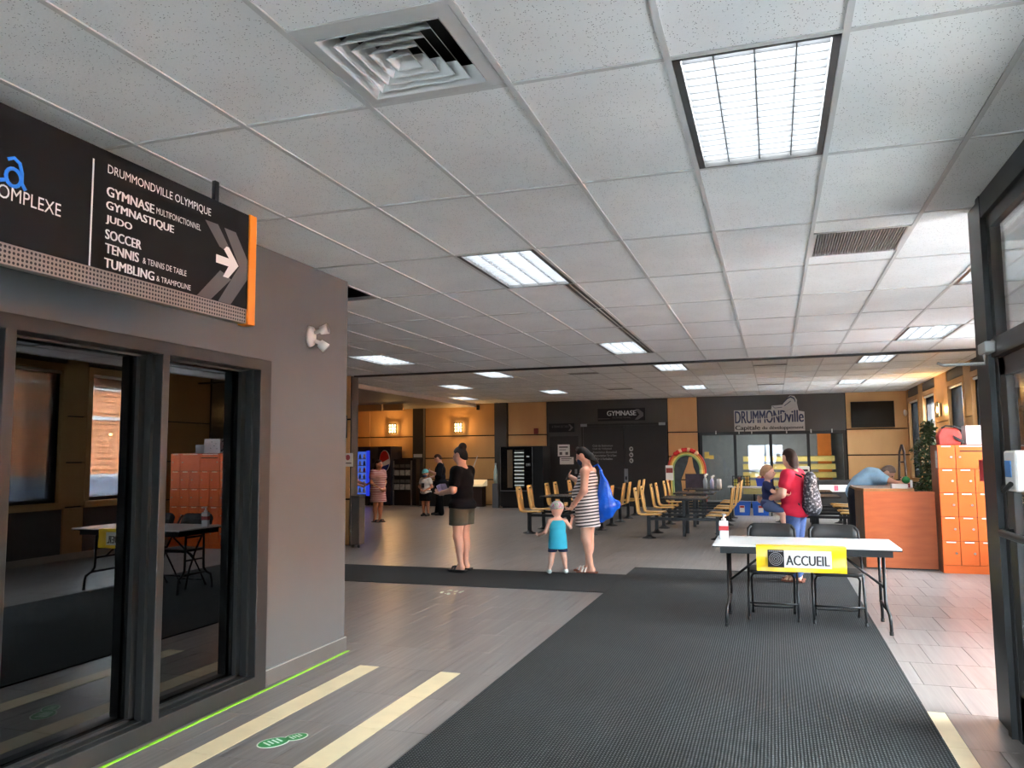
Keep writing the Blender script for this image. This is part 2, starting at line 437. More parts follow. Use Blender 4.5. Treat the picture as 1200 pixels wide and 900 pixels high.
for t in tl:
    if t in visset:
        key = (round(t[1]-t[0], 3), round(t[3]-t[2], 3))
        if key not in cache:
            cache[key] = B(-key[0]/2+0.006, -key[1]/2+0.006, 0.006, key[0]/2-0.006, key[1]/2-0.006, 0.022).mesh('ceiling_tile', CTILE)
        link('ceiling_tile', cache[key], ceiling, loc=((t[0]+t[1])/2, (t[2]+t[3])/2, t[4]))
    else: rest.box(t[0]+0.006, t[2]+0.006, t[4]+0.006, t[1]-0.006, t[3]-0.006, t[4]+0.022)
stuff(rest.build('ceiling_tiles_rest', CTILE, ceiling))
hw = 0.012
for i in range(-13, 6):
    x = G0X+i*CX; ya = -3.16 if x > XL else 5.75
    B(x-hw, ya, ZC, x+hw, YS, ZC+0.03).build('main_runner', TBAR, ceiling)
for j in range(-5, 9):
    y = min(G0Y+j*CY, YS-0.01); xa = XL if y < 5.75 else -8.2
    B(xa, y-hw, ZC+0.001, G0X+5*CX, y+hw, ZC+0.03).build('cross_tee', TBAR, ceiling)
B(-0.9298-hw-0.61, G0Y-0.605-hw, ZC+0.001, -0.9298, G0Y-0.605+hw, ZC+0.03).build('cross_tee', TBAR, ceiling)
for i in range(-14, 7):
    x = G0X+i*CX
    if x < XR-0.05: B(x-hw, YS, ZF, x+hw, YB, ZF+0.03).build('main_runner', TBAR, ceiling)
for y in FRY[1:-1]:
    B(-9.1, y-hw, ZF+0.001, XR, y+hw, ZF+0.03).build('cross_tee', TBAR, ceiling)
for k in range(13):
    y = -3.16+k*CY; B(G0X+5*CX, y-hw, ZF+0.001, XR, y+hw, ZF+0.03).build('cross_tee', TBAR, ceiling)
# step between the two ceiling heights: fascia with thin dark trim below
B(-8.4, YS, ZC-0.002, G0X+5*CX, YS+0.04, ZF+0.05).build('step_fascia', TBAR, ceiling)
B(-7.0, YS-0.02, ZC-0.03, XR, YS+0.045, ZC).build('step_trim', FRAME, ceiling)
B(G0X+5*CX, -3.16, ZC-0.002, G0X+5*CX+0.04, YS, ZF+0.05).build('step_fascia', TBAR, ceiling)
# lower soffit over the drink machines at the far left
trim1 = structure(B(-14.0, YS, 3.12, -9.12, YB, 3.4).build('trim_1', mat('soffit_grey', L(120, 112, 104), 0.7)))
B(-9.12, YS, 3.12, -9.06, YB, 3.225).build('edge_strip', mat('soffit_edge', L(196, 192, 186), 0.6), trim1)
for a, b in ((-13.9, -12.35), (-12.3, -11.2), (-11.15, -10.5)):
    B(a, 21.6, 2.93, b, 21.66, 3.12).build('valance_panel', CREAM, trim1)

# ---- left wall with glazed office front
wl = structure(B(XL-0.3, 4.68, 0, XL, 5.75, 3.5).build('wall_left', GREYWALL))
B(XL-0.3, -3.2, 2.19, XL, 4.68, 3.5).build('header', GREYWALL, wl)
B(-8.5, 5.70, 0, XL-0.3, 5.75, 3.5).build('return_wall', GREYWALL, wl)
bb = structure(B(XL, 4.68, 0, XL+0.012, 5.762, 0.10).build('baseboard_left', mat('baseboard_tile', L(92, 88, 85), 0.5)))
B(XL, 4.68, 0.10, XL+0.014, 5.764, 0.106).build('top_edge', ALU, bb)
win = structure(MB().box(XL-0.17, -3.2, 2.115, XL+0.03, 4.68, 2.19).box(XL-0.17, -3.2, 0, XL+0.03, 4.68, 0.10).build('window_1', FRAME, bevel=0.004))
for a, b in ((-0.3, -0.24), (0.73, 0.79), (1.70, 1.76), (2.67, 2.728), (3.65, 3.704), (4.56, 4.68)):
    B(XL-0.165, a, 0.09, XL+0.03, b, 2.13).build('mullion', FRAME, win, bevel=0.004)
for (a, b) in ((-0.24, 0.73), (0.79, 1.70), (1.76, 2.67), (2.728, 3.65), (3.704, 4.56)):
    m = MB()
    for (c0, c1, d) in ((XL-0.05, XL-0.025, 0.010), (XL-0.13, XL-0.09, 0.020)):
        m.box(c0, a, 0.095, c1, a+d, 2.125).box(c0, b-d*2.2, 0.095, c1, b, 2.125).box(c0, a, 2.125-d, c1, b, 2.125).box(c0, a, 0.095, c1, b, 0.095+d)
    m.build('inner_frame', FRAME, win)
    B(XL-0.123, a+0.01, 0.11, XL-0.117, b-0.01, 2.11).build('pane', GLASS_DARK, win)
# office behind; its unlit gloom is put into the wall colour
dr = mat('unlit_office_gloom', L(40, 38, 37), 0.9)
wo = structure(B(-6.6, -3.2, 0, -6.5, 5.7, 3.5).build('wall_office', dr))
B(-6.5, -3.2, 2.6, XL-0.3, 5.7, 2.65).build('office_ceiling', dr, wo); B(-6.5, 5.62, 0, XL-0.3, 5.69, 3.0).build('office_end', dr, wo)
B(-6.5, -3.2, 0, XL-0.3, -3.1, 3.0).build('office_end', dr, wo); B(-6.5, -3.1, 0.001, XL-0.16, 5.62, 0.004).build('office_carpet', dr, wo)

# ---- back wall: panels with dark reveals
ROWS = [(0.0, 0.8), (0.8, 1.485), (1.485, 2.2), (2.2, 3.24)]
wb = structure(MB().box(-14.2, YB+0.06, 0, -2.06, YB+0.2, 3.5).box(1.92, YB+0.06, 0, 3.7, YB+0.2, 3.5).box(-2.06, YB+0.06, 2.16, 1.92, YB+0.2, 3.5).build('wall_back', DARKFACE))
def panels(parent, x0, x1, y, cuts=(), g=0.016, th=0.06):
    xs = [x0]+list(cuts)+[x1]
    for a, b in zip(xs[:-1], xs[1:]):
        for z0, z1 in ROWS: B(a+g*0.3, y, z0+g, b-g*0.3, y+th, z1-g).build('wall_panel', CREAM, parent, bevel=0.004)
panels(wb, -14.0, -11.24, YB, (-12.87,)); panels(wb, -10.84, -8.42, YB); panels(wb, -7.98, -6.72, YB); panels(wb, -2.97, -2.11, YB); panels(wb, 1.95, 3.5, YB)
B(-11.24, YB-0.12, 0, -10.86, YB+0.06, 3.24).build('dark_pilaster', DKWALL, wb); B(-8.40, YB-0.12, 0, -8.0, YB+0.06, 3.24).build('dark_pilaster', DKWALL, wb)
B(-6.70, YB-0.005, 2.5, -2.99, YB+0.06, 3.24).build('grey_panel', DKWALL, wb); B(-6.70, YB-0.005, 2.2, -5.62, YB+0.06, 2.5).build('grey_panel', DKWALL, wb)
B(-2.09, YB-0.005, 2.18, 1.93, YB+0.06, 3.24).build('grey_panel', DKWALL, wb)
DOOR = mat('dark_brown_door', L(40, 34, 31), 0.45, var=0.05)
d1 = structure(MB().box(-6.69, YB-0.02, 0, -6.62, YB+0.06, 2.2).box(-5.70, YB-0.02, 0, -5.60, YB+0.06, 2.5).box(-6.69, YB-0.02, 2.14, -5.62, YB+0.06, 2.2).build('door_1', DKWALL))
B(-6.62, YB+0.0, 0.01, -5.70, YB+0.05, 2.14).build('door_leaf', DOOR, d1)
B(-5.82, YB-0.05, 0.98, -5.76, YB, 1.12).build('door_handle', STEEL, d1)
d2 = structure(MB().box(-5.60, YB-0.03, 0, -5.54, YB+0.06, 2.49).box(-3.06, YB-0.03, 0, -3.0, YB+0.06, 2.49).box(-5.60, YB-0.03, 2.43, -3.0, YB+0.06, 2.49).build('door_2', DOOR))
B(-5.54, YB+0.0, 0.01, -4.29, YB+0.05, 2.43).build('door_leaf', DOOR, d2); B(-4.28, YB+0.0, 0.01, -3.06, YB+0.05, 2.43).build('door_leaf', DOOR, d2)
hp = B(-4.30, YB-0.02, 0.72, -4.19, YB, 1.13).build('push_plate', STEEL, d2); B(-4.27, YB-0.04, 0.80, -4.22, YB-0.02, 0.90).build('lock', BLACK, hp)
for x in (-5.52, -3.14): B(x-0.09, YB-0.08, 2.42, x+0.1, YB-0.02, 2.50).build('door_closer', STEEL, d2)
y = YB-0.004
for k, s in enumerate(['Club de Badminton', 'Club de Volleyball', 'Association Basketball', "Association Tir à l'arc", "Tir à l'arbalète"]):
    wdt = (0.62, 0.58, 0.74, 0.68, 0.50)[k]
    text(s, (-5.26+(0.05 if k == 3 else 0.11 if k == 4 else 0), y, 1.80-k*0.10), (wdt, 0, 0), (0, 0, 0.065), mat('door_lettering', L(150, 148, 146), 0.6), d2)
for k in range(3):
    q = MB().poly([(-4.08+0.062*math.cos(a), y, 1.72-k*0.175+0.072*math.sin(a)) for a in [2*PI*i/18 for i in range(18)]][::-1]).build('round_sticker', mat('sticker_grey', L(178, 176, 174), 0.6), d2)
    sh = [[(-0.02, 0.02), (0.03, 0.035), (0.02, -0.04), (-0.01, -0.01)], [(-0.03, 0.03), (0.0, 0.03), (0.0, -0.005), (0.035, -0.01), (0.03, -0.035), (-0.03, -0.03)], [(-0.035, 0.02), (0.02, 0.035), (0.0, 0.0), (0.03, -0.03), (-0.01, -0.035)]][k]
    MB().poly([(-4.08+a, y-0.002, 1.72-k*0.175+b) for a, b in sh][::-1]).build('pictogram', DARKFACE, q)
# shop front
wsf = structure(MB().box(-2.06, YB-0.03, 2.09, 1.92, YB+0.05, 2.17).box(-2.06, YB-0.03, 0, 1.92, YB+0.05, 0.12).build('window_2', BLACK))
for x in (-2.02, -1.06, -0.075, 0.93, 1.88): B(x-0.04, YB-0.03, 0.1, x+0.04, YB+0.05, 2.1).build('mullion', BLACK, wsf)
for a, b in ((-1.98, -1.10), (-1.02, -0.115), (-0.035, 0.89), (0.97, 1.84)): B(a, YB+0.005, 0.12, b, YB+0.013, 2.09).build('pane', GLASS_GREY, wsf)
for x, z in ((-1.93, 1.5), (-1.80, 1.40), (-1.93, 1.42)): B(x, YB-0.004, z, x+0.13, YB+0.002, z+0.11).build('sticky_note', mat('yellow_note', L(225, 205, 110), 0.7), wsf)
for x in (-1.6, -0.95, -0.6, 0.35, 1.0, 1.55): B(x, YB-0.06, 2.12, x+0.03, YB-0.03, 2.22).build('hanging_clip', ALU, wsf)
rm = mat('rear_room_grey', L(142, 146, 147), 0.8)
wr2 = structure(B(-2.6, 28.0, 0, 2.6, 28.1, 3.0).build('wall_rear_room', rm))
B(-2.7, 24.2, 0, -2.6, 28.1, 3.0).build('side', rm, wr2); B(2.6, 24.2, 0, 2.7, 28.1, 3.0).build('side', rm, wr2)
B(-2.7, 24.2, 3.0, 2.7, 28.1, 3.1).build('lid', rm, wr2); B(-2.7, 24.2, -0.1, 2.7, 28.1, 0.0).build('rear_floor', rm, wr2)
B(1.35, 27.5, 0, 1.75, 27.9, 3.0).build('orange_post', mat('orange_post', L(215, 120, 40), 0.5), wr2)
rl = thing('ceiling_light', 'strip light in the dim room behind the shop front glass', 'light', (0, 26, 2.95), 0, 'ceiling lights')
B(-1.2, -0.15, 0, 1.2, 0.15, 0.05).build('housing', WHITEP, rl); B(-1.18, -0.13, -0.01, 1.18, 0.13, 0).build('diffuser', emis('rear_fill_panel', (.96, .98, 1, 1), 34.0), rl)  # added glowing panel, no known fixture; brightens the rear room
bl = thing('slatted_bleacher', 'yellow slatted bench tiers behind the shop front glass', 'bleacher', (-0.95, 26.0, 0))
YB_ = mat('yellow_boards', L(250, 226, 140), 0.5)
for k in range(5):
    MB().box(0.0, 0.22*k, 0.30+0.25*k, 2.75, 0.22*k+0.03, 0.47+0.25*k).box(0.0, 0.22*k, 0.45+0.25*k, 2.75, 0.22*k+0.2, 0.47+0.25*k).build('board', YB_, bl)
for x in (0.3, 1.4, 2.5): B(x, 0.05, 0, x+0.05, 1.0, 0.30).build('support', BLACK, bl)

# ---- wall beside the drink machines (cream face, dark end)
wm = structure(B(-14.0, YS+0.06, 0, -7.08, YS+0.24, 3.5).build('wall_middle', DARKFACE))
panels(wm, -8.3, -7.08, YS)
B(-7.08, YS+0.012, 0, -7.06, YS+0.25, 3.0).build('dark_end', DKWALL, wm)
structure(B(-8.6, 5.7, 0, -8.5, YS, 3.5).build('wall_side', GREYWALL)); structure(B(-14.2, YS, 0, -14.0, YB+0.2, 3.5).build('wall_far_left', CREAM))
structure(MB().box(-14.2, -3.3, 0, -1.6, -3.2, 3.5).box(0.6, -3.3, 0, 3.7, -3.2, 3.5).box(-1.6, -3.3, 2.2, 0.6, -3.2, 3.5).build('wall_front', GREYWALL))
de = structure(MB().box(-1.6, -3.28, 2.1, 0.6, -3.2, 2.2).box(-1.6, -3.28, 0, 0.6, -3.2, 0.15).box(-1.6, -3.28, 0.15, -1.5, -3.2, 2.1).box(-0.55, -3.28, 0.15, -0.45, -3.2, 2.1).box(0.5, -3.28, 0.15, 0.6, -3.2, 2.1).build('door_4', FRAME))  # unseen glazed doors, put in to brighten the near ceiling
for x in (-1.5, -0.45): B(x, -3.25, 0.15, x+0.95, -3.242, 2.1).build('pane', GLASS_TINT, de)
pl = bpy.data.lights.new('entrance_portal', 'AREA'); pl.shape = 'RECTANGLE'; pl.size = 2.1; pl.size_y = 2.0; pl.cycles.is_portal = True
po = bpy.data.objects.new('entrance_portal', pl); COL.objects.link(po); po.location = (-0.5, -3.36, 1.12); po.rotation_euler = (PI/2, 0, 0)

# ---- right wall with windows
WN = [(22.2, 23.66, 0), (20.05, 21.46, 1), (17.2, 18.56, 0), (15.1, 16.45, 0), (10.0, 11.4, 1), (7.95, 9.43, 0), (5.75, 7.2, 1), (2.5, 5.2, 1), (-0.5, 2.1, 0)]  # two nearest windows are unseen, added to bring daylight in by the camera
Z0, Z1 = 0.88, 2.90
wr = structure(MB().box(XR+0.06, -3.2, -0.1, XR+0.25, YB+0.2, Z0-0.08).box(XR+0.06, -3.2, Z1+0.08, XR+0.25, YB+0.2, 3.5).build('wall_right', DKWALL))
LOWP = mat('lower_wall_grey', L(92, 88, 84), 0.6)
edges = []
prev = YB
for a, b, s in WN: edges.append((b, prev)); prev = a
edges.append((-3.2, prev))
for lo, hi in edges:                                       # piers between windows
    B(XR+0.05, lo+0.0, 0, XR+0.25, hi, 3.5).build('pier', DKWALL, wr)
    if hi-lo > 0.25:
        for z0, z1 in ROWS: B(XR-0.01, lo+0.10, z0+0.012, XR+0.06, hi-(0.0 if hi == YB else 0.10), z1-0.012).build('wall_panel', CREAM, wr)
for n, (a, b, s) in enumerate(WN):
    B(XR, a-0.08, 0.1, XR+0.06, b+0.08, Z0-0.10).build('spandrel_panel', LOWP, wr)
    B(XR, a-0.08, Z1+0.12, XR+0.06, b+0.08, 3.20).build('head_panel', LOWP, wr)
    wn = structure(MB().box(XR-0.02, a-0.10, Z1, XR+0.07, b+0.10, Z1+0.10).box(XR-0.04, a-0.10, Z0-0.10, XR+0.07, b+0.10, Z0).box(XR-0.02, a-0.10, Z0, XR+0.07, a, Z1).box(XR-0.02, b, Z0, XR+0.07, b+0.10, Z1).build('window_%d' % (n+3), CREAM))
    fr = MB()
    for (y0, y1, z0, z1) in ((a, a+0.06, Z0, Z1), (b-0.06, b, Z0, Z1), (a, b, Z0, Z0+0.06), (a, b, Z1-0.06, Z1)): fr.box(XR+0.06, y0, z0, XR+0.16, y1, z1)
    fr.build('window_frame', BLACK, wn)
    B(XR+0.105, a+0.05, Z0+0.05, XR+0.113, b-0.05, Z1-0.05).build('pane', GLASS_CLEAR, wn)
    zs = Z0+0.02 if s == 0 else Z1-0.22
    MB().box(XR+0.052, a+0.02, zs, XR+0.056, b-0.02, Z1-0.03).build('roller_shade', SHADE, wn)
    MB().tube([(XR+0.03, a+0.01, Z1-0.03), (XR+0.03, b-0.01, Z1-0.03)], 0.024, 10).build('shade_roll', WHITEP, wn)
    pl = bpy.data.lights.new('window_portal', 'AREA'); pl.shape = 'RECTANGLE'; pl.size = Z1-Z0; pl.size_y = b-a; pl.cycles.is_portal = True
    po = bpy.data.objects.new('window_portal', pl); COL.objects.link(po); po.location = (XR+0.2, (a+b)/2, (Z0+Z1)/2); po.rotation_euler = (0, PI/2, 0)
B(XR-0.05, 12.8, 0, XR+0.06, 13.28, 3.22).build('dark_pilaster', DKWALL, wr)
structure(B(XR-0.02, -3.2, 0, XR, YB, 0.10).build('baseboard_right', mat('pale_baseboard', L(176, 164, 150), 0.5)))

# ---- outside: ground, neighbouring building with clapboard and stone base
structure(MB().box(3.75, -60, -0.45, 60, 80, -0.35).box(-60, -60, -0.45, 3.75, -3.3, -0.35).build('ground_outside', mat('concrete_paving', L(214, 212, 208), 0.9, bump=0.2)))
nb = thing('neighbour_building', 'orange clapboard building with grey stone base outside the windows', 'building', (10.5, 0, -0.35))
SID = mat('orange_clapboard', L(206, 132, 84), 0.6, var=0.05)
ST = mat('slate_stone', L(108, 116, 132), 0.8, var=0.3, scale=3, stretch=(1, 1.2, 9), bump=0.6, bscale=8)
B(0.2, -20, 0, 8, 60, 4.6).build('wall', SID, nb)
B(0, -20, 0, 0.3, 60, 1.40).build('stone_base', ST, nb)
st = MB(); random.seed(3)
for k in range(9):
    yy = -6+random.random()
    while yy < 34:
        ln = 0.35+random.random()*0.7; st.box(-0.02-random.random()*0.03, yy, 0.155*k+0.004, 0.02, yy+ln-0.012, 0.155*(k+1)-0.006); yy += ln
stuff(st.build('stones', ST, nb))
z = 1.46; sd = MB()
while z < 4.5:
    n = len(sd.v); sd.v += [(0.11, -20, z), (0.11, 60, z), (0.16, 60, z+0.155), (0.16, -20, z+0.155), (0.19, -20, z), (0.19, 60, z)]
    sd.f += [(n, n+1, n+2, n+3), (n, n+4, n+5, n+1)]; z += 0.155
stuff(sd.build('clapboards', SID, nb))
WT = mat('white_trim', L(225, 226, 226), 0.5)
for z in (1.40, 2.96, 3.78): B(0.06, -20, z, 0.2, 60, z+0.09).build('trim_band', WT, nb)

# ---- vestibule partition on the right
XP = 1.2
wp = structure(B(XP-0.035, 5.06, 0, XP+0.06, 5.34, ZC).build('window_20', FRAME, bevel=0.006))
MB().box(XP-0.05, 5.0, 0, XP+0.05, 5.07, ZC).box(XP-0.02, 4.93, 0.0, XP+0.05, 5.03, ZC).build('door_jamb', FRAME, wp)
B(XP-0.045, -3.1, 2.84, XP+0.06, 5.1, ZC).build('head_rail', FRAME, wp); B(XP-0.02, -3.1, 2.765, XP+0.05, 4.95, 2.85).build('head_rail', FRAME, wp)
MB().box(XP-0.045, -3.1, 2.04, XP+0.06, 4.95, 2.14).build('transom_bar', FRAME, wp)
B(XP, 3.6, 2.14, XP+0.006, 4.93, 2.77).build('transom_pane', GLASS_CLEAR, wp)
B(XP-0.03, 3.5, 0, XP+0.05, 3.62, 2.85).build('mullion', FRAME, wp)
dd = structure(MB().box(XP-0.02, 4.80, 0.01, XP+0.03, 4.92, 2.03).box(XP-0.02, 3.64, 0.01, XP+0.03, 3.76, 2.03).box(XP-0.02, 3.64, 0.01, XP+0.03, 4.92, 0.26).box(XP-0.02, 3.64, 1.93, XP+0.03, 4.92, 2.03).build('door_3', FRAME, bevel=0.004))
B(XP, 3.75, 0.25, XP+0.008, 4.81, 1.94).build('pane', GLASS_CLEAR, dd)
MB().tube([(XP-0.02, 4.85, 1.10), (XP-0.08, 4.82, 1.10), (XP-0.08, 3.72, 1.10), (XP-0.02, 3.70, 1.10)], 0.02, 10).build('push_bar', BLACK, dd)
cl = MB().box(XP-0.10, 4.84, 2.06, XP-0.045, 5.0, 2.12).build('door_closer', ALU, wp, bevel=0.008)
MB().tube([(XP-0.08, 4.95, 2.06), (XP-0.08, 4.95, 2.01), (0.93, 5.03, 2.015), (0.90, 5.03, 2.03)], 0.009, 8).build('closer_arm', ALU, cl)
tag(B(1.150, 5.345, 1.353, 1.195, 5.36, 1.478).build('warning_card', RED), 'small red card on the dark door post', 'sign')
ds = thing('sanitizer_dispenser', 'white wall dispenser with blue label on the glass door', 'dispenser', (XP-0.025, 4.52, 1.33))
B(-0.08, -0.12, 0, 0, 0.07, 0.20).build('body', WHITEP, ds, bevel=0.012); B(-0.083, -0.06, 0.07, -0.079, 0.045, 0.15).build('label_print', mat('blue_label', L(70, 130, 190), 0.5), ds)
MB().tube([(-0.09, 0.05, 0.02), (-0.11, -0.02, 0.0), (-0.09, -0.08, 0.04)], 0.012, 8).build('lever', BLACKP, ds)
# ================================================================== CEILING THINGS
def ceiling_light(i, j, z, y0, label, detail):
    cx, cy = G0X+(i+0.5)*CX, y0+CY/2
    t = thing('ceiling_light', label, 'light', (cx, cy, z), 0, 'ceiling lights')
    a, b = CX/2-0.014, CY/2-0.014
    MB().box(-a, -b, 0.07, a, b, 0.09).box(-a, -b, 0.0, -a+0.028, b, 0.075).box(a-0.028, -b, 0.0, a, b, 0.075).box(-a, -b, 0.0, a, -b+0.012, 0.075).box(-a, b-0.012, 0.0, a, b, 0.075).build('housing', mat('dark_light_rim', L(60, 60, 60), 0.4), t)
    MB().quad((-a+0.03, -b+0.015, 0.055), (-a+0.03, b-0.015, 0.055), (a-0.03, b-0.015, 0.055), (a-0.03, -b+0.015, 0.055)).build('diffuser', PANEL, t)
    lv = MB(); n = 18 if detail else 9
    for k in range(1, n):
        y = -b+2*b*k/n; lv.box(-a+0.03, y-0.0025, 0.012, a-0.03, y+0.0025, 0.042)
    for k in (1, 2, 3):
        x = -a+2*a*k/4; lv.box(x-0.0025, -b+0.015, 0.012, x+0.0025, b-0.015, 0.042)
    lv.build('louvre', mat('louvre_white', L(92, 94, 97), 0.5), t)
    return t
for (i, j), lab in {(0, 0): 'large bright louvred light nearest the camera, top right of centre', (-3, 2): 'louvred ceiling light in the middle, left end of the long slot vent', (-3, 6): 'ceiling light at the far end of the long slot vent',
                    (-9, 6): 'ceiling light just behind the corner of the grey office wall', (3, 6): 'ceiling light at right just before the ceiling step', (3, 3): 'ceiling light half hidden by the dark door post', (0, -3): 'ceiling light behind the camera'}.items():
    if (i, j) != (0, -3): ceiling_light(i, j, ZC, G0Y+j*CY, lab, j < 5)
    else: ceiling_light(i, j, ZC, G0Y+j*CY, lab, False)  # unseen lamp, added for its light on the near ceiling
FL = {(-9, 2): 'nearer of two far ceiling lights left of the gym door sign', (-12, 4): 'far ceiling light above the person in dark clothes', (-9, 6): 'small far ceiling light above the tall black vending machine', (-3, 2): 'far ceiling light just past the step, above the rainbow arch',
      (-3, 6): 'farthest ceiling light above the rainbow arch', (3, 2): 'far ceiling light just past the step at right', (3, 6): 'farthest ceiling light in front of the television', (-14, 7): 'ceiling light beside the pale soffit edge at far left'}
for (i, k), lab in FL.items(): ceiling_light(i, k, ZF, FY0+CY*k, lab, False)
# square supply diffuser
t = thing('air_diffuser', 'white square stepped air diffuser in the near ceiling', 'vent', (-1.235, 2.5475, ZC))
GP = mat('grey_white_steel', L(196, 196, 194), 0.45)
def sqring(h0, z0, h1, z1):
    mb = MB(); c0 = [(-h0, -h0, z0), (h0, -h0, z0), (h0, h0, z0), (-h0, h0, z0)]; c1 = [(-h1, -h1, z1), (h1, -h1, z1), (h1, h1, z1), (-h1, h1, z1)]
    for k in range(4): mb.quad(c0[k], c0[(k+1) % 4], c1[(k+1) % 4], c1[k])
    return mb
m = MB()
for a in ((-0.29, -0.29, 0.29, -0.232), (-0.29, 0.232, 0.29, 0.29), (-0.29, -0.232, -0.232, 0.232), (0.232, -0.232, 0.29, 0.232)): m.box(a[0], a[1], 0.002, a[2], a[3], 0.012)
m.build('panel', GP, t); B(-0.25, -0.25, 0.13, 0.25, 0.25, 0.14).build('duct_back', BLACK, t)
for h in (0.236, 0.188, 0.142, 0.096, 0.05):
    q = sqring(h, -0.006, h-0.040, 0.050); q.add((sqring(h-0.004, -0.003, h-0.042, 0.052).v, [f[::-1] for f in sqring(h-0.004, -0.003, h-0.042, 0.052).f])); q.add((sqring(h, -0.006, h-0.004, -0.003).v, sqring(h, -0.006, h-0.004, -0.003).f))
    q.build('vane', mat('vane_white', L(214, 214, 212), 0.4), t)
B(-0.012, -0.012, 0.03, 0.012, 0.012, 0.035).build('centre_cap', GP, t)
# return grille
t = thing('return_grille', 'grey slotted return air grille in the ceiling at right', 'vent', (G0X+1.5*CX, 5.85, ZC))
MB().box(-0.295, -0.325, 0.0, -0.28, 0.325, 0.02).box(0.28, -0.325, 0.0, 0.295, 0.325, 0.02).box(-0.295, -0.325, 0, 0.295, -0.31, 0.02).box(-0.295, 0.31, 0, 0.295, 0.325, 0.02).build('rim', TBAR, t)
B(-0.29, -0.32, 0.05, 0.29, 0.32, 0.055).build('backing', mat('grille_dark', L(104, 104, 104), 0.8), t)
m = MB()
for k in range(34):
    x = -0.275+0.55*k/33; m.box(x-0.0035, -0.31, 0.001, x+0.0035, 0.31, 0.03)
m.build('blades', ALU, t)
# long slot diffuser
t = thing('slot_diffuser', 'long black double slot vent between two ceiling lights', 'vent', (G0X-2*CX-0.055, 6.46, ZC))
B(-0.05, 0, 0.004, 0.05, 4.8, 0.03).build('trough', BLACK, t)
for x in (-0.05, -0.004, 0.042): B(x, 0, -0.004, x+0.008, 4.8, 0.02).build('rail', ALU, t)
for k, (x, yy, lab) in enumerate([(-3.98, 15.9, 'dark slot vent in the far ceiling, nearer one left of centre'), (-3.98, 20.1, 'dark slot vent in the far ceiling above the gym sign'), (G0X, 15.75, 'dark slot vent in the far ceiling, nearer one right of centre'), (G0X, 20.2, 'dark slot vent in the far ceiling above the raised logo sign')]):
    t = thing('slot_vent', lab, 'vent', (x, yy, ZF), 0, 'far slot vents')
    B(0.0, 0, -0.006, 0.61, 0.2, 0.004).build('plate', BLACK, t); B(-0.01, -0.02, -0.012, 0.62, 0, 0.004).build('lip', ALU, t)

# ================================================================== MATS, TAPE, STICKER
tag(B(-1.85, 1.2, 0.0, 0.80, 11.0, 0.009).build('floor_mat', CARPET), 'wide charcoal ribbed entrance mat under the white table', 'mat')
tag(B(-8.4, 8.92, 0.0, -1.852, 10.28, 0.009).build('floor_mat', CARPET), 'charcoal runner mat under the woman in a black shirt', 'mat')
tp = MB(); pts = [(-3.24, 1.0), (-3.235, 3.3), (-3.25, 4.2), (-3.255, 5.0), (-3.27, 5.75)]
for (x0, y0), (x1, y1) in zip(pts[:-1], pts[1:]): tp.prism([(x0, y0, 0.0), (x0+0.022, y0, 0.0), (x1+0.022, y1, 0.0), (x1, y1, 0.0)], (0, 0, 0.0025))
tag(tp.build('floor_tape', TAPE), 'bright green tape line along the foot of the glazed office wall', 'tape')
fs = thing('floor_sticker', 'green footprint sticker on the floor between the cream stripes', 'sticker', (-2.585, 3.865, 0.0), math.radians(-25))
def disc(cx, cy, rx, ry, z, n=20): return [(cx+rx*math.cos(2*PI*i/n), cy+ry*math.sin(2*PI*i/n), z) for i in range(n)]
GREEN = mat('sticker_green', L(40, 140, 70), 0.5); WG = mat('sticker_pale', L(214, 232, 214), 0.5)
for cx, cy, rx, ry in ((-0.005, -0.055, 0.062, 0.085), (0.01, 0.075, 0.045, 0.062)):
    q = MB().prism(disc(cx, cy, rx+0.007, ry+0.007, 0.0), (0, 0, 0.0012)).build('white_rim', WG, fs)
    q2 = MB().prism(disc(cx, cy, rx, ry, 0.0012), (0, 0, 0.0006)).build('green_disc', GREEN, q)
    m = MB()
    for k in range(4): m.box(cx-rx*0.6, cy-ry*0.5+k*ry*0.3, 0.0018, cx+rx*0.5-0.01*(k % 2), cy-ry*0.5+k*ry*0.3+ry*0.14, 0.0021)
    m.build('print_lines', WG, q)
t = thing('floor_sticker', 'worn pale sticker remains on the floor before the runner mat', 'sticker', (-3.52, 8.5, 0.0))
random.seed(5); m = MB()
for k in range(16):
    x, y, r = random.uniform(-0.11, 0.11), random.uniform(-0.14, 0.14), random.uniform(0.008, 0.022); m.prism(disc(x, y, r, r*1.3, 0.0, 7), (0, 0, 0.0015))
m.build('scraps', WG, t)

# ================================================================== HANGING SIGN
SX = -2.71
sg = thing('hanging_sign', 'long black hanging sign listing sports with white arrow and orange end', 'sign', (SX, 0, 0))
B(-0.05, -0.4, 2.335, 0.0, 3.64, 2.86).build('panel', DARKFACE, sg)
m = MB(); PERF = mat('perforated_steel', L(150, 142, 136), 0.4, 0.3)
pb = B(-0.05, -0.4, 2.255, -0.004, 3.64, 2.335).build('perforated_strip', PERF, sg)
hm = MB(); k = 0
y = -0.38
while y < 3.63:
    for r in range(4):
        hm.poly([(-0.0032, y+0.0062*math.cos(a), 2.266+r*0.0188+0.0062*math.sin(a)) for a in [2*PI*i/8 for i in range(8)]])
    y += 0.0188
stuff(hm.build('holes', BLACK, pb))
B(-0.06, 3.64, 2.25, 0.01, 3.70, 2.865).build('orange_end', ORANGEP, sg, bevel=0.004)
for y in (3.39, 1.6, 0.2): B(-0.035, y-0.016, 2.85, -0.015, y+0.016, ZC+0.005).build('hanger', BLACK, sg)
B(0.0, 2.576, 2.335, 0.0012, 2.584, 2.80).build('divider', WHITEPRINT, sg)
E_ = 0.0015
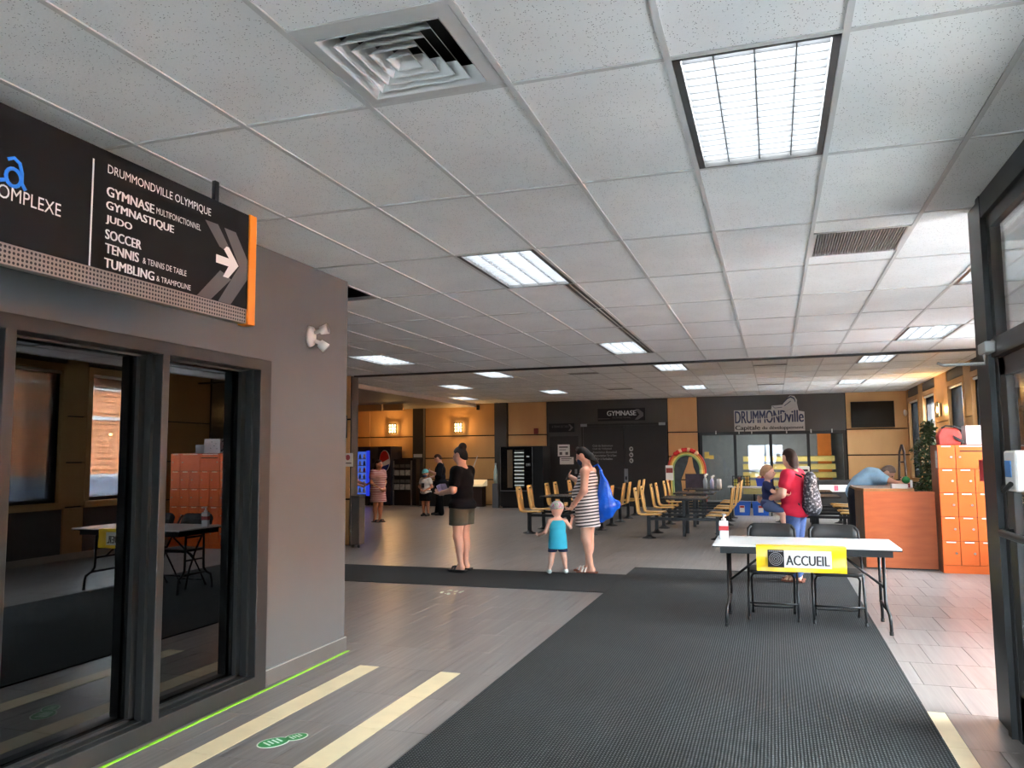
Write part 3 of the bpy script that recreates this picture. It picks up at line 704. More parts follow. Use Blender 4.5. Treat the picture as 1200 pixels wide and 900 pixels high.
def st_(s, y0, y1, z0, h, m=WHITEPRINT): text(s, (E_, y0, z0), (0, y1-y0, 0), (0, 0, h), m, sg)
st_('DRUMMONDVILLE OLYMPIQUE', 2.657, 3.327, 2.757, 0.046)
st_('GYMNASE', 2.656, 2.933, 2.662, 0.043); st_('MULTIFONCTIONNEL', 2.949, 3.254, 2.668, 0.030)
st_('GYMNASTIQUE', 2.656, 3.064, 2.598, 0.043); st_('JUDO', 2.657, 2.803, 2.538, 0.041); st_('SOCCER', 2.657, 2.862, 2.473, 0.042)
st_('TENNIS', 2.659, 2.849, 2.411, 0.043); st_('& TENNIS DE TABLE', 2.875, 3.160, 2.414, 0.028)
st_('TUMBLING', 2.657, 2.947, 2.347, 0.042); st_('& TRAMPOLINE', 2.963, 3.193, 2.350, 0.026)
st_('COMPLEXE', 2.105, 2.428, 2.500, 0.053)
BLUE = mat('logo_blue', L(30, 130, 230), 0.5, var=0.02)
MB().tube([(0.001, 2.185, 2.655), (0.001, 2.21, 2.668), (0.001, 2.235, 2.655), (0.001, 2.246, 2.62), (0.001, 2.247, 2.58), (0.001, 2.264, 2.558)], 0.0075, 6).tube([(0.001, 2.212+0.032*math.cos(a), 2.592+0.034*math.sin(a)) for a in [2*PI*i/16 for i in range(16)]], 0.0075, 6, closed=True).build('logo_letter', BLUE, sg)
m = MB().tube([(0.001, 2.05, 2.68), (0.001, 2.06, 2.58), (0.001, 2.10, 2.553), (0.001, 2.15, 2.562), (0.001, 2.182, 2.575)], 0.0075, 6); m.build('logo_stroke', BLUE, sg)
for pts in ([(3.285, 2.735), (3.385, 2.738), (3.475, 2.64), (3.44, 2.615), (3.40, 2.625)], [(3.24, 2.336), (3.345, 2.336), (3.50, 2.47), (3.45, 2.49), (3.41, 2.50)]):
    MB().poly([(0.0008, a, b) for a, b in pts]).build('chevron', GREYPRINT, sg)
for pts in ([(3.435, 2.734), (3.53, 2.734), (3.638, 2.60), (3.638, 2.50), (3.50, 2.336), (3.40, 2.336), (3.565, 2.555)],):
    MB().poly([(0.0008, a, b) for a, b in pts][::-1]).build('chevron', GREYPRINT, sg)
ar = [(3.375, 2.578), (3.478, 2.578), (3.435, 2.618), (3.455, 2.638), (3.475, 2.638), (3.558, 2.555), (3.475, 2.472), (3.432, 2.472), (3.475, 2.535), (3.375, 2.535)]
MB().poly([(0.0016, a, b) for a, b in ar][::-1]).build('arrow', WHITEPRINT, sg)

# emergency light on the grey wall
el = thing('emergency_light', 'white twin-head emergency light on the grey wall', 'lamp', (XL, 5.19, 2.435))
m = MB().tube([(0, 0, 0), (0.03, 0, 0)], [0.055, 0.048], 20); m.v = [(x, y*0.95, z*1.5) for x, y, z in m.v]; m.build('base', WHITEP, el, True)
for a, b, c in (((0.03, 0.02, 0.03), (0.075, 0.03, 0.045), (0.13, 0.045, 0.06)), ((0.03, 0.02, -0.03), (0.06, 0.045, -0.045), (0.10, 0.075, -0.085))):
    h = MB().tube([a, b, b, c], [0.014, 0.016, 0.030, 0.040], 16).build('head', WHITEP, el, True)
    d = (Vector(c)-Vector(b)).normalized(); MB().tube([Vector(c), Vector(c)+d*0.006], [0.034, 0.030], 16).build('lens', STEEL, h)

# ================================================================== WHITE TABLE, BANNER, CHAIRS
tb = thing('folding_table', 'white topped folding table carrying the yellow welcome banner', 'table', (0.215, 7.74, 0.009))
TW = mat('white_laminate', L(222, 222, 220), 0.25, var=0.02)
B(-0.762, -0.40, 0.705, 0.762, 0.40, 0.726).build('tabletop', TW, tb, bevel=0.003)
B(-0.764, -0.402, 0.700, 0.764, 0.402, 0.711).build('edge_band', BLACKP, tb)
B(-0.70, -0.345, 0.645, 0.70, 0.345, 0.702).build('apron', BLACKP, tb)
for s in (-1, 1):
    x = 0.645*s
    for y in (-1, 1):
        lg = MB().tube([(x, 0.15*y, 0.66), (x, 0.16*y, 0.25), (x+0.005*s, 0.20*y, 0.20), (x+0.015*s, 0.275*y, 0.16), (x+0.02*s, 0.285*y, 0.10), (x+0.02*s, 0.29*y, 0.0)], 0.014, 8).build('leg', BLACK, tb, True)
        MB().tube([(x+0.02*s, 0.29*y, 0.0), (x+0.02*s, 0.29*y, 0.03)], 0.017, 8).build('foot', BLACKP, lg)
    MB().tube([(x, -0.2, 0.20), (x, 0.2, 0.20)], 0.013, 8).tube([(x, -0.16, 0.62), (x, 0.16, 0.62)], 0.012, 8).build('crossbar', BLACK, tb, True)
    MB().tube([(x, 0.0, 0.36), (x*0.42, 0.0, 0.66)], 0.011, 8).tube([(x, -0.16, 0.36), (x, 0.16, 0.36)], 0.010, 8).build('brace', BLACK, tb, True)
bn = thing('banner', 'yellow plastic banner with the word ACCUEIL taped to the table front', 'banner', (0.215-0.03, 7.325, 0.736))
m = MB(); nx, nz = 24, 8
for zz in range(nz+1):
    for xx in range(nx+1):
        u, v = xx/nx, zz/nz
        m.v.append((-0.362+0.724*u, -0.012+0.006*math.sin(u*17)*v+0.003*math.sin(v*9+u*4), 0.0-0.215*v))
for zz in range(nz):
    for xx in range(nx): a = zz*(nx+1)+xx; m.f.append((a, a+nx+1, a+nx+2, a+1))
n0 = len(m.v); k = len(m.f)
m.v += [(x, y+0.006, z) for x, y, z in m.v[:n0]]; m.f += [tuple(i+n0 for i in f[::-1]) for f in m.f[:k]]
m.v += [(-0.362, 0.10, 0.001), (0.362, 0.10, 0.001), (0.362, -0.013, 0.001), (-0.362, -0.013, 0.001)]; m.f.append((2*n0, 2*n0+3, 2*n0+2, 2*n0+1)[::-1])
m.build('sheet', YELLOW, bn, True)
pp = B(-0.268, -0.024, -0.178, 0.244, -0.021, -0.034).build('paper_strip', PAPER, bn)
bq = B(-0.268, -0.0265, -0.178, -0.135, -0.024, -0.030).build('black_square', DARKFACE, pp)
for r in (0.054, 0.040, 0.026, 0.012): MB().tube([(-0.2015+r*math.cos(2*PI*i/24), -0.0272, -0.108+r*math.sin(2*PI*i/24)) for i in range(24)], 0.0022, 5, closed=True).build('ring', mat('ring_grey', L(150, 150, 150), 0.6), bq)
m = MB(); random.seed(2)
for k in range(10): m.box(-0.258+k*0.0118, -0.0272, -0.046, -0.250+k*0.0118, -0.0265, -0.037)
m.build('print_dashes', mat('ring_grey', L(150, 150, 150), 0.6), bq)
text('ACCUEIL', (-0.118, -0.0255, -0.158), (0.345, 0, 0), (0, 0, 0.083), BLACK, pp)
sb = thing('sanitizer_bottle', 'clear pump bottle with red label on the left end of the table', 'bottle', (-0.475, 7.86, 0.736))
CLR = mat('clear_gel', L(206, 220, 226), 0.1, var=0.02)
MB().prism([(a, b, 0.0) for a, b in rrect(-0.042, -0.026, 0.042, 0.026, 0.014)], (0, 0, 0.165)).build('bottle', CLR, sb, bevel=0.006)
B(-0.0425, -0.0268, 0.075, 0.0425, 0.0268, 0.118).build('red_band', RED, sb); B(-0.041, -0.0266, 0.125, 0.041, 0.0266, 0.150).build('label_print', PAPER, sb)
MB().lathe([(0.022, 0.165), (0.022, 0.185), (0.010, 0.190), (0.010, 0.215), (0.016, 0.216), (0.016, 0.232)], n=12).tube([(0, 0, 0.225), (0.02, -0.03, 0.226), (0.022, -0.04, 0.215)], 0.006, 6).build('pump', WHITEP, sb, True)

def folding_chair(loc, rz, label):
    t = thing('folding_chair', label, 'chair', loc, rz, 'folding chairs behind the table')   # sitter faces -y
    for s in (-1, 1):
        x = 0.215*s
        lg = MB().tube([(x, -0.19, 0.0), (x, -0.13, 0.22), (x, -0.02, 0.45), (x, 0.13, 0.68), (x*0.98, 0.20, 0.79), (x*0.85, 0.215, 0.825)], 0.0115, 8).build('leg', BLACK, t, True)
        MB().tube([(x, -0.19, 0.0), (x, -0.185, 0.03)], 0.015, 8).build('rubber_foot', BLACKP, lg)
        rl = MB().tube([(x*0.88, 0.20, 0.0), (x*0.88, 0.06, 0.22), (x*0.88, -0.04, 0.37), (x*0.80, -0.07, 0.405), (x*0.55, -0.085, 0.415), (0, -0.085, 0.415)], 0.010, 8).build('leg', BLACK, t, True)
        MB().tube([(x*0.88, 0.20, 0.0), (x*0.88, 0.185, 0.03)], 0.0135, 8).build('rubber_foot', BLACKP, rl)
    MB().tube([(-0.215, -0.15, 0.15), (0.215, -0.15, 0.15)], 0.009, 8).tube([(-0.185, 0.15, 0.085), (-0.17, 0.14, 0.07), (0.17, 0.14, 0.07), (0.185, 0.15, 0.085)], 0.009, 8).build('crossbar', BLACK, t, True)
    m = MB().prism([(a, b, 0.425) for a, b in rrect(-0.205, -0.20, 0.205, 0.19, 0.06)], (0, 0, 0.028)); m.build('seat', BLACKP, t, bevel=0.008)
    m = MB(); n = 14
    for k in range(n+1):
        x = -0.225+0.45*k/n; e = max(0, (abs(x)-0.165)/0.06); zt = 0.845-0.05*e*e; zb = 0.655+0.02*e*e; yy = 0.20+0.03*(1-(x/0.225)**2)
        m.v += [(x, yy, zb), (x, yy+0.045, zt), (x, yy+0.018, zb), (x, yy+0.063, zt)]
    for k in range(n):
        a = 4*k; m.f += [(a, a+4, a+5, a+1), (a+2, a+3, a+7, a+6), (a+1, a+5, a+7, a+3), (a, a+2, a+6, a+4)]
    m.f += [(0, 1, 3, 2), (4*n, 4*n+2, 4*n+3, 4*n+1)]; m.build('backrest', BLACKP, t, True)
folding_chair((-0.053, 7.98, 0.009), 0.0, 'black folding chair at the table end near the sanitizer bottle')
folding_chair((0.507, 7.965, 0.009), 0.0, 'black folding chair at the table end near the orange desk')

# ================================================================== LOCKERS, DESK AND THINGS ON THEM
lk = thing('locker_bank', 'orange laminate locker bank with small keyed doors by the windows', 'lockers', (2.0, 11.5, 0))
B(0, 0.02, 0, 1.24, 0.48, 1.625).build('carcass', LOCKSIDE, lk); B(0.0, 0.004, 0.0, 1.24, 0.03, 0.10).build('plinth', LOCK, lk)
cw = 1.24/6; rh = (1.62-0.10)/5
def locker_door(x0, x1, z0, z1, slot):
    d = B(x0+0.004, 0.0, z0+0.004, x1-0.004, 0.02, z1-0.004).build('door', LOCK, lk, bevel=0.002)
    B(x0+0.05, -0.003, z1-0.022, x1-0.05, 0.0, z1-0.008).build('name_tag', PAPER, d)
    kx = x1-0.05 if not slot else x0+0.05
    MB().tube([(kx, 0.0, (z0+z1)/2), (kx, -0.012, (z0+z1)/2)], 0.014, 10).build('lock', STEEL, d)
    if slot: B(x0+0.05, -0.002, z1-0.085, x1-0.02, 0.001, z1-0.07).build('mail_slot', BLACK, d)
for r in range(5):
    c = 0
    while c < 6:
        wide = (r == 4 and c in (1, 3)); n = 2 if wide else 1
        locker_door(c*cw, (c+n)*cw, 0.10+r*rh, 0.10+(r+1)*rh, wide and c == 1); c += n
B(-0.004, 0.03, 1.33, 0.0, 0.13, 1.55).build('side_notice', PAPER, lk)
bg_ = thing('red_bag', 'red and black bag on top of the orange lockers', 'bag', (2.2, 11.72, 1.625))
MB().prism([(a, 0, b) for a, b in [(-0.13, 0), (0.12, 0), (0.14, 0.12), (0.10, 0.22), (-0.08, 0.23), (-0.14, 0.13)]], (0, 0.2, 0)).build('body', mat('faded_red_cloth', L(176, 66, 58), 0.7, var=0.25, scale=12), bg_, bevel=0.015)
MB().tube([(-0.1, -0.01, 0.22), (-0.05, -0.02, 0.25), (0.05, -0.02, 0.24), (0.13, -0.01, 0.2)], 0.012, 6).prism([(0.03, -0.012, 0.13), (0.16, -0.012, 0.05), (0.15, -0.012, 0.02), (0.05, -0.012, 0.08)], (0, 0.01, 0)).build('strap', BLACKP, bg_)
bx = thing('white_box', 'white cardboard box on top of the orange lockers beside the bag', 'box', (2.5, 11.72, 1.625))
B(-0.115, 0, 0, 0.22, 0.25, 0.25).build('body', mat('white_card', L(214, 212, 214), 0.7, var=0.05), bx, bevel=0.004)
m = MB()
for dx, dz in ((-0.06, 0.07), (-0.04, 0.16), (0.05, 0.19), (0.07, 0.08), (0.0, 0.12)): m.box(dx, -0.002, dz, dx+0.02, 0.0, dz+0.012)
m.build('print_marks', GREYPRINT, bx); MB().box(0.225, 0.02, 0, 0.42, 0.22, 0.15).build('small_carton', mat('grey_card', L(150, 150, 152), 0.7), bx)

dk = thing('reception_desk', 'orange laminate reception desk with brown top beside the lockers', 'desk', (1.12, 11.70, 0))
B(0.0, 0.0, 0.02, 0.86, 0.03, 1.02).build('front_panel', DESKW, dk)
B(0.0, 0.03, 0.0, 0.03, 1.25, 1.02).build('side_panel', mat('scuffed_grey_panel', L(120, 96, 76), 0.6, var=0.2, scale=5), dk)
MB().prism([(-0.06, 0.40, 1.02), (0.0, 0.0, 1.02), (0.62, 0.0, 1.02), (0.66, 0.62, 1.02), (0.64, 1.28, 1.02), (-0.06, 1.28, 1.02)], (0, 0, 0.035)).build('desk_top', DESKTOP, dk, bevel=0.004)
B(0.48, 0.03, 0.70, 0.86, 0.62, 0.725).build('work_shelf', DESKTOP, dk); B(0.0, 0.01, 0.0, 0.86, 0.05, 0.02).build('kick', BLACK, dk)
m = MB(); random.seed(9)
for k in range(9):
    y, z, s = 0.1+random.random()*1.0, 0.15+random.random()*0.75, 0.05+random.random()*0.06
    m.poly([(-0.002, y+s*math.cos(a)*(0.6+0.4*random.random()), z+s*math.sin(a)*(0.6+0.4*random.random())) for a in [2*PI*i/9 for i in range(9)]])
m.build('painted_motif', BLACK, dk)
ct = thing('clear_tray', 'clear plastic tray standing on the brown desk top', 'tray', (1.58, 11.85, 1.056))
FROST = mat('frosted_plastic', L(196, 188, 182), 0.3, var=0.04)
B(-0.10, -0.08, 0, 0.10, 0.08, 0.012).build('base', FROST, ct)
for b in ((-0.10, -0.08, 0.10, -0.074), (-0.10, 0.074, 0.10, 0.08), (-0.10, -0.08, -0.094, 0.08), (0.094, -0.08, 0.10, 0.08)): B(b[0], b[1], 0.01, b[2], b[3], 0.055).build('wall', FROST, ct)
gt = thing('craft_box', 'small green and red craft pot at the desk end beside the plant', 'pot', (1.71, 12.15, 1.056))
B(-0.04, -0.03, 0.0, 0.05, 0.05, 0.05).build('pot', mat('maroon_pot', L(120, 30, 40), 0.5), gt); MB().ell((0, 0, 0.10), (0.055, 0.05, 0.05)).build('green_top', mat('green_felt', L(40, 120, 60), 0.8), gt, True)
B(0.045, -0.035, 0.0, 0.075, -0.03, 0.10).build('white_card_tag', PAPER, gt)

# ficus
fi = thing('potted_ficus', 'tall leafy green ficus plant behind the orange desk', 'plant', (2.24, 13.5, 0))
MB().lathe([(0.13, 0.0), (0.17, 0.28), (0.18, 0.30), (0.16, 0.30), (0.15, 0.27)], n=20).build('pot', mat('clay_pot', L(120, 70, 50), 0.7), fi, True)
tk = MB(); random.seed(11)
for k in range(4):
    a = k*1.6; tk.tube([(0.03*math.cos(a), 0.03*math.sin(a), 0.2), (0.05*math.cos(a+1), 0.05*math.sin(a+1), 0.8), (0.12*math.cos(a), 0.12*math.sin(a), 1.3), (0.2*math.cos(a+.5), 0.2*math.sin(a+.5), 1.75)], [0.016, 0.014, 0.01, 0.004], 6)
tk.build('trunk', mat('bark', L(96, 74, 54), 0.8), fi)
lv = MB()
for k in range(2300):
    z = random.uniform(0.55, 2.0); q = (z-0.55)/1.45
    R = 0.36*(1-0.55*max(0, (q-0.55)/0.45)**1.5)*(0.75+0.25*math.sin(z*9)); a = random.uniform(0, 2*PI); r = R*math.sqrt(random.random())
    c = Vector((r*math.cos(a)*0.78, r*math.sin(a)*0.78, z)); d = Vector((random.gauss(0, 1), random.gauss(0, 1), random.gauss(-0.5, 0.6))).normalized()
    u = d.cross(Vector((random.gauss(0, 1), random.gauss(0, 1), random.gauss(0, 1)))).normalized(); n_ = d.cross(u); l = random.uniform(0.05, 0.085)
    lv.quad(c, c+d*l*0.5+u*l*0.24+n_*0.006, c+d*l, c+d*l*0.5-u*l*0.24+n_*0.006)
def leafm(N, K, tc, b):
    return ramp(N, K, noise(N, K, tc.outputs['Object'], 9, 2), [(0.3, L(26, 44, 24)), (0.7, L(66, 92, 54))])
stuff(lv.build('foliage', ramp_mat('ficus_leaf', leafm, 0.4), fi))
# ================================================================== SEATING CLUSTERS
def shell_mesh():
    """bent plywood chair, sitter faces +x, centred on its post"""
    prof = [(0.21, 0.425), (0.17, 0.438), (0.0, 0.432), (-0.13, 0.428), (-0.185, 0.445), (-0.205, 0.50), (-0.225, 0.66), (-0.245, 0.80), (-0.265, 0.92)]
    m = MB(); th = 0.018; hw_ = [0.17, 0.185, 0.19, 0.185, 0.165, 0.16, 0.175, 0.175, 0.135]
    n = len(prof)
    for i, (x, z) in enumerate(prof):
        a = Vector(prof[max(i-1, 0)]); b = Vector(prof[min(i+1, n-1)]); t = (b-a).normalized(); nx, nz = t.y, -t.x
        for s, o in ((-1, 0), (1, 0), (1, th), (-1, th)):
            m.v.append((x-nx*o, s*hw_[i], z-nz*o))
    for i in range(n-1):
        for k in range(4): m.f.append((4*i+k, 4*i+(k+1) % 4, 4*i+4+(k+1) % 4, 4*i+4+k))
    m.f += [(0, 3, 2, 1), (4*n-4, 4*n-3, 4*n-2, 4*n-1)]
    return m.mesh('chair_shell', PLY, True)
SHELL = shell_mesh()
TOPM = mat('cafeteria_top_dark', L(52, 46, 44), 0.22, var=0.1)
def cluster():
    t = thing('cafeteria_table', 'x', 'table', (0, 0, 0), 0, 'cafeteria tables with four fixed plywood seats')
    MB().prism([(a, b, 0.70) for a, b in rrect(-0.42, 0.02, 0.42, 1.03, 0.05)], (0, 0, 0.03)).build('tabletop', TOPM, t, bevel=0.006)
    for y in (0.22, 0.82):
        MB().box(-0.03, y-0.03, 0.02, 0.03, y+0.03, 0.70).box(-0.16, y-0.025, 0.67, 0.16, y+0.025, 0.70).build('table_post', BLACK, t)
    for y in (0.0, 1.03): B(-0.62, y-0.025, 0.33, 0.62, y+0.025, 0.38).build('beam', BLACK, t)
    B(-0.03, 0.0, 0.33, 0.03, 1.03, 0.38).build('beam', BLACK, t)
    for s in (-1, 1):
        for y in (0.0, 1.03):
            p = B(s*0.62-0.032, y-0.032, 0.02, s*0.62+0.032, y+0.032, 0.40).build('seat_post', BLACK, t)
            MB().lathe([(0.135, 0.0), (0.13, 0.012), (0.06, 0.035), (0.045, 0.06)], (s*0.62, y, 0), 16).build('foot_plate', BLACK, p, True)
        B(s*0.62-0.03, -0.05, 0.385, s*0.62+0.03, 1.08, 0.412).build('seat_rail', BLACK, t)
        for y in (0.14, 0.88):
            o = link('chair_shell', SHELL, t, loc=(s*0.62, y, 0)); o.rotation_euler = (0, 0, 0 if s < 0 else PI)
            B(-0.268, -0.045, 0.855, -0.238, 0.045, 0.875).build('hand_slot', BLACK, o)
    return t
CL = []
for col, x, y0s in (('behind the woman in a striped dress', -4.05, (15.35, 17.45, 19.55)), ('in the middle block', -1.63, (15.0, 17.07, 19.14)), ('beside the orange desk', 0.73, (16.0, 18.1))):
    for k, y0 in enumerate(y0s):
        lab = ('nearest', 'second', 'farthest')[k]+' cafeteria table with four plywood seats '+col
        if not CL: o = cluster(); o.location = (x, y0, 0); o['label'] = lab
        else: o = dup(CL[0], (x, y0, 0), label=lab)
        CL.append(o)
# bottles on the farthest middle table
def spray(x, y, z, h, col, label, group='spray bottles on the far table'):
    t = thing('spray_bottle', label, 'bottle', (x, y, z), 0.6, group)
    MB().lathe([(0.045, 0), (0.048, h*0.5), (0.03, h*0.68), (0.016, h*0.74)], n=14).build('bottle', mat('bottle_'+label[:9], col, 0.3), t, True)
    MB().box(-0.02, -0.018, h*0.74, 0.03, 0.018, h*0.92).box(0.02, -0.012, h*0.86, 0.075, 0.012, h*0.98).build('trigger', WHITEP, t, bevel=0.004)
spray(-1.58, 19.6, 0.73, 0.36, L(196, 206, 214), 'tall pale spray bottle on the farthest middle cafeteria table')
spray(-1.42, 19.55, 0.73, 0.32, L(186, 184, 214), 'lilac tinted spray bottle on the farthest middle cafeteria table')
cp = thing('paper_roll', 'white paper roll on the farthest middle cafeteria table', 'roll', (-1.26, 19.6, 0.73))
MB().lathe([(0.02, 0), (0.055, 0), (0.055, 0.22), (0.02, 0.22)], n=16).build('roll', PAPER, cp, True); MB().lathe([(0.012, 0), (0.02, 0.0), (0.02, 0.235), (0.012, 0.235)], n=10).build('core', mat('card_core', L(170, 140, 110), 0.8), cp, True)

# ================================================================== BACK OF THE HALL
# rainbow arch
ra = thing('rainbow_arch', 'rainbow coloured arch prop with red flowers and dark drapes', 'arch', (-2.28, 22.3, 0))
for r, c, n in ((0.50, L(196, 70, 60), 'red'), (0.455, L(222, 150, 70), 'orange'), (0.41, L(226, 210, 120), 'yellow'), (0.365, L(140, 170, 110), 'green')):
    MB().tube([(-r, 0, 0.0), (-r, 0, 0.6), (-r, 0, 1.12)]+[(r*math.cos(a), 0, 1.12+r*1.12*math.sin(a)) for a in [PI-PI*i/16 for i in range(17)]]+[(r, 0, 1.12), (r, 0, 0.6), (r, 0, 0)], 0.026, 8).build('hoop', mat('arch_'+n, c, 0.7), ra, True)
random.seed(4)
for k in range(9):
    a = math.radians(55+k*9); MB().ell((0.47*math.cos(a), -0.05, 1.14+0.53*math.sin(a)), (0.07, 0.04, 0.06), 8, 6).build('flower', mat('flower_red' if k % 3 else 'flower_pale', L(190, 40, 40) if k % 3 else L(220, 190, 150), 0.8), ra, True)
DRAPE = mat('dark_drape', L(58, 66, 70), 0.8, var=0.2, scale=9)
MB().prism([(-0.34, 0.02, 1.30), (-0.10, 0.02, 1.60), (0.08, 0.02, 1.58), (0.02, 0.02, 1.30), (-0.16, 0.02, 0.85), (-0.12, 0.02, 0.35), (-0.32, 0.02, 0.35), (-0.36, 0.02, 0.9)], (0, 0.05, 0)).build('drape', DRAPE, ra, bevel=0.02)
MB().prism([(0.14, 0.02, 1.55), (0.30, 0.02, 1.40), (0.36, 0.02, 1.0), (0.27, 0.02, 0.95), (0.18, 0.02, 1.2)], (0, 0.05, 0)).build('drape', DRAPE, ra, bevel=0.02)
po = thing('dark_poster_stand', 'dark purple poster board standing below the rainbow arch', 'poster', (-1.95, 21.6, 0))
B(-0.30, 0, 0.62, 0.26, 0.02, 1.03).build('board', mat('purple_black_print', L(48, 38, 50), 0.5, var=0.5, scale=5), po)
for x in (-0.25, 0.2): B(x, 0.02, 0, x+0.03, 0.05, 0.9).build('leg', BLACK, po)
pr_ = thing('notice_stand', 'narrow red and white notice stand at the left foot of the rainbow arch', 'sign', (-2.68, 21.9, 0))
B(-0.12, 0, 0.85, 0.08, 0.02, 1.25).build('sheet', PAPER, pr_); B(-0.11, -0.004, 1.05, 0.07, 0.0, 1.18).build('red_print', mat('dull_red_print', L(140, 60, 56), 0.7), pr_); B(-0.03, 0.02, 0, 0.0, 0.04, 0.9).build('pole', BLACK, pr_)
# white craft table
wt = thing('craft_table', 'white topped trestle table with crates above two blue bins', 'table', (-0.58, 21.2, 0))
B(-0.56, -0.3, 0.70, 0.56, 0.3, 0.73).build('tabletop', TW, wt)
for x in (-0.48, 0.48):
    for y in (-0.22, 0.22): B(x-0.015, y-0.015, 0, x+0.015, y+0.015, 0.70).build('leg', BLACK, wt)
B(0.32, -0.31, 0.30, 0.44, -0.305, 0.70).build('yellow_cloth', mat('dull_yellow_cloth', L(220, 180, 80), 0.8), wt)
t = thing('wire_crate', 'black wire crate of craft supplies on the white trestle table', 'crate', (-0.80, 21.15, 0.738))
m = MB()
for z in (0.0, 0.08, 0.16, 0.24): m.tube([(-0.22, -0.12, z), (0.2, -0.12, z), (0.2, 0.12, z), (-0.22, 0.12, z)], 0.007, 5, closed=True)
for k in range(7): x = -0.22+0.07*k; m.box(x-0.006, -0.125, 0, x+0.006, -0.113, 0.25).box(x-0.006, 0.113, 0, x+0.006, 0.125, 0.25)
m.build('wire', BLACK, t)
for k, c in enumerate((L(196, 190, 70), L(120, 60, 50), L(90, 110, 60), L(200, 150, 60))): B(-0.19+0.095*k, -0.09, 0.006, -0.11+0.095*k, 0.09, 0.17+0.05*(k % 2)).build('craft_pack', mat('pack_%d' % k, c, 0.6), t)
t = thing('blue_basin', 'dark blue basin of craft items on the white trestle table', 'basin', (-0.26, 21.15, 0.73))
def tub(w, d, h, tp): return MB().add(([(-w*tp, -d*tp, 0), (w*tp, -d*tp, 0), (w*tp, d*tp, 0), (-w*tp, d*tp, 0), (-w, -d, h), (w, -d, h), (w, d, h), (-w, d, h), (-w*.92, -d*.9, h), (w*.92, -d*.9, h), (w*.92, d*.9, h), (-w*.92, d*.9, h), (-w*tp*.92, -d*tp*.9, 0.01), (w*tp*.92, -d*tp*.9, 0.01), (w*tp*.92, d*tp*.9, 0.01), (-w*tp*.92, d*tp*.9, 0.01)],
    [(3, 2, 1, 0), (0, 1, 5, 4), (1, 2, 6, 5), (2, 3, 7, 6), (3, 0, 4, 7), (4, 5, 9, 8), (5, 6, 10, 9), (6, 7, 11, 10), (7, 4, 8, 11), (8, 9, 13, 12), (9, 10, 14, 13), (10, 11, 15, 14), (11, 8, 12, 15), (12, 13, 14, 15)]))
tub(0.2, 0.13, 0.2, 0.86).build('tub', mat('navy_plastic', L(26, 56, 160), 0.4), t)
for k, (x, c) in enumerate(((-0.12, L(210, 150, 110)), (-0.03, L(160, 60, 60)), (0.08, L(200, 90, 80)))): MB().ell((x, 0, 0.17), (0.05, 0.06, 0.09), 8, 6).build('craft_item', mat('craft_%d' % k, c, 0.8), t, True)
for x, lab in ((-0.81, 'left blue storage bin on the floor under the white trestle table'), (-0.36, 'right blue storage bin on the floor under the white trestle table')):
    t = thing('storage_bin', lab, 'bin', (x, 21.2, 0), 0, 'blue bins')
    tub(0.205, 0.15, 0.33, 0.88).build('tub', BLUEBIN, t); B(-0.212, -0.157, 0.31, 0.212, 0.157, 0.345).build('lid', BLUEBIN, t, bevel=0.006)
    lb = B(-0.06, -0.150, 0.08, 0.06, -0.135, 0.25).build('label_sheet', PAPER, t); B(-0.05, -0.152, 0.19, 0.05, -0.149, 0.24).build('red_print', RED, lb)
t = thing('dark_cabinet', 'low dark cabinet with papers between the shop front and the desk', 'cabinet', (1.25, 21.6, 0))
B(-0.55, 0, 0, 0.62, 0.5, 0.86).build('body', BLACKP, t); B(-0.2, -0.006, 0.58, 0.5, 0.0, 0.75).build('paper_strip', PAPER, t); B(0.15, -0.01, 0.60, 0.25, -0.006, 0.73).build('pink_print', mat('pink_print', L(200, 90, 110), 0.7), t)
t = thing('white_printer', 'white boxy machine behind the woman in red', 'printer', (0.62, 21.0, 0))
B(-0.15, 0, 0, 0.2, 0.4, 0.75).build('stand', BLACKP, t); B(-0.15, 0.0, 0.75, 0.2, 0.4, 1.22).build('body', WHITEP, t, bevel=0.01)
for z in (0.95, 1.10): B(-0.10, -0.005, z, 0.16, 0.0, z+0.05).build('tray_slot', BLACK, t)
# television, leaning easel, sensor
tv = thing('television', 'black flat television high on the cream back wall', 'television', (2.62, YB, 2.60))
B(-0.55, -0.08, -0.36, 0.55, -0.03, 0.36).build('body', BLACKP, tv, bevel=0.008); B(-0.535, -0.084, -0.335, 0.535, -0.079, 0.345).build('screen', mat('tv_glass', L(8, 8, 9), 0.4, spec=0.15), tv); B(-0.1, -0.04, -0.1, 0.1, 0.0, 0.1).build('bracket', BLACK, tv)
es = thing('leaning_frame', 'dark wooden frame leaning in the corner near the plant', 'frame', (3.0, 22.6, 0))
DW = mat('dark_carved_wood', L(58, 42, 32), 0.6, var=0.2)
MB().tube([(-0.02, 0.0, 0.0), (0.13, 0.5, 1.55), (0.2, 0.55, 1.75)], 0.03, 8).build('upright', DW, es); MB().tube([(0.22, 0.0, 0.0), (0.24, 0.5, 1.55), (0.2, 0.55, 1.75)], 0.03, 8).build('upright', DW, es)
for z in (0.5, 0.9, 1.3): MB().tube([(-0.02+z*0.1, z*0.32, z), (0.24, z*0.32, z)], 0.02, 8).build('rail', DW, es)
tag(MB().ell((3.43, 23.88, 2.62), (0.05, 0.05, 0.09)).build('motion_sensor', WHITEP, smooth=True), 'small white motion sensor in the corner beside the television', 'sensor')
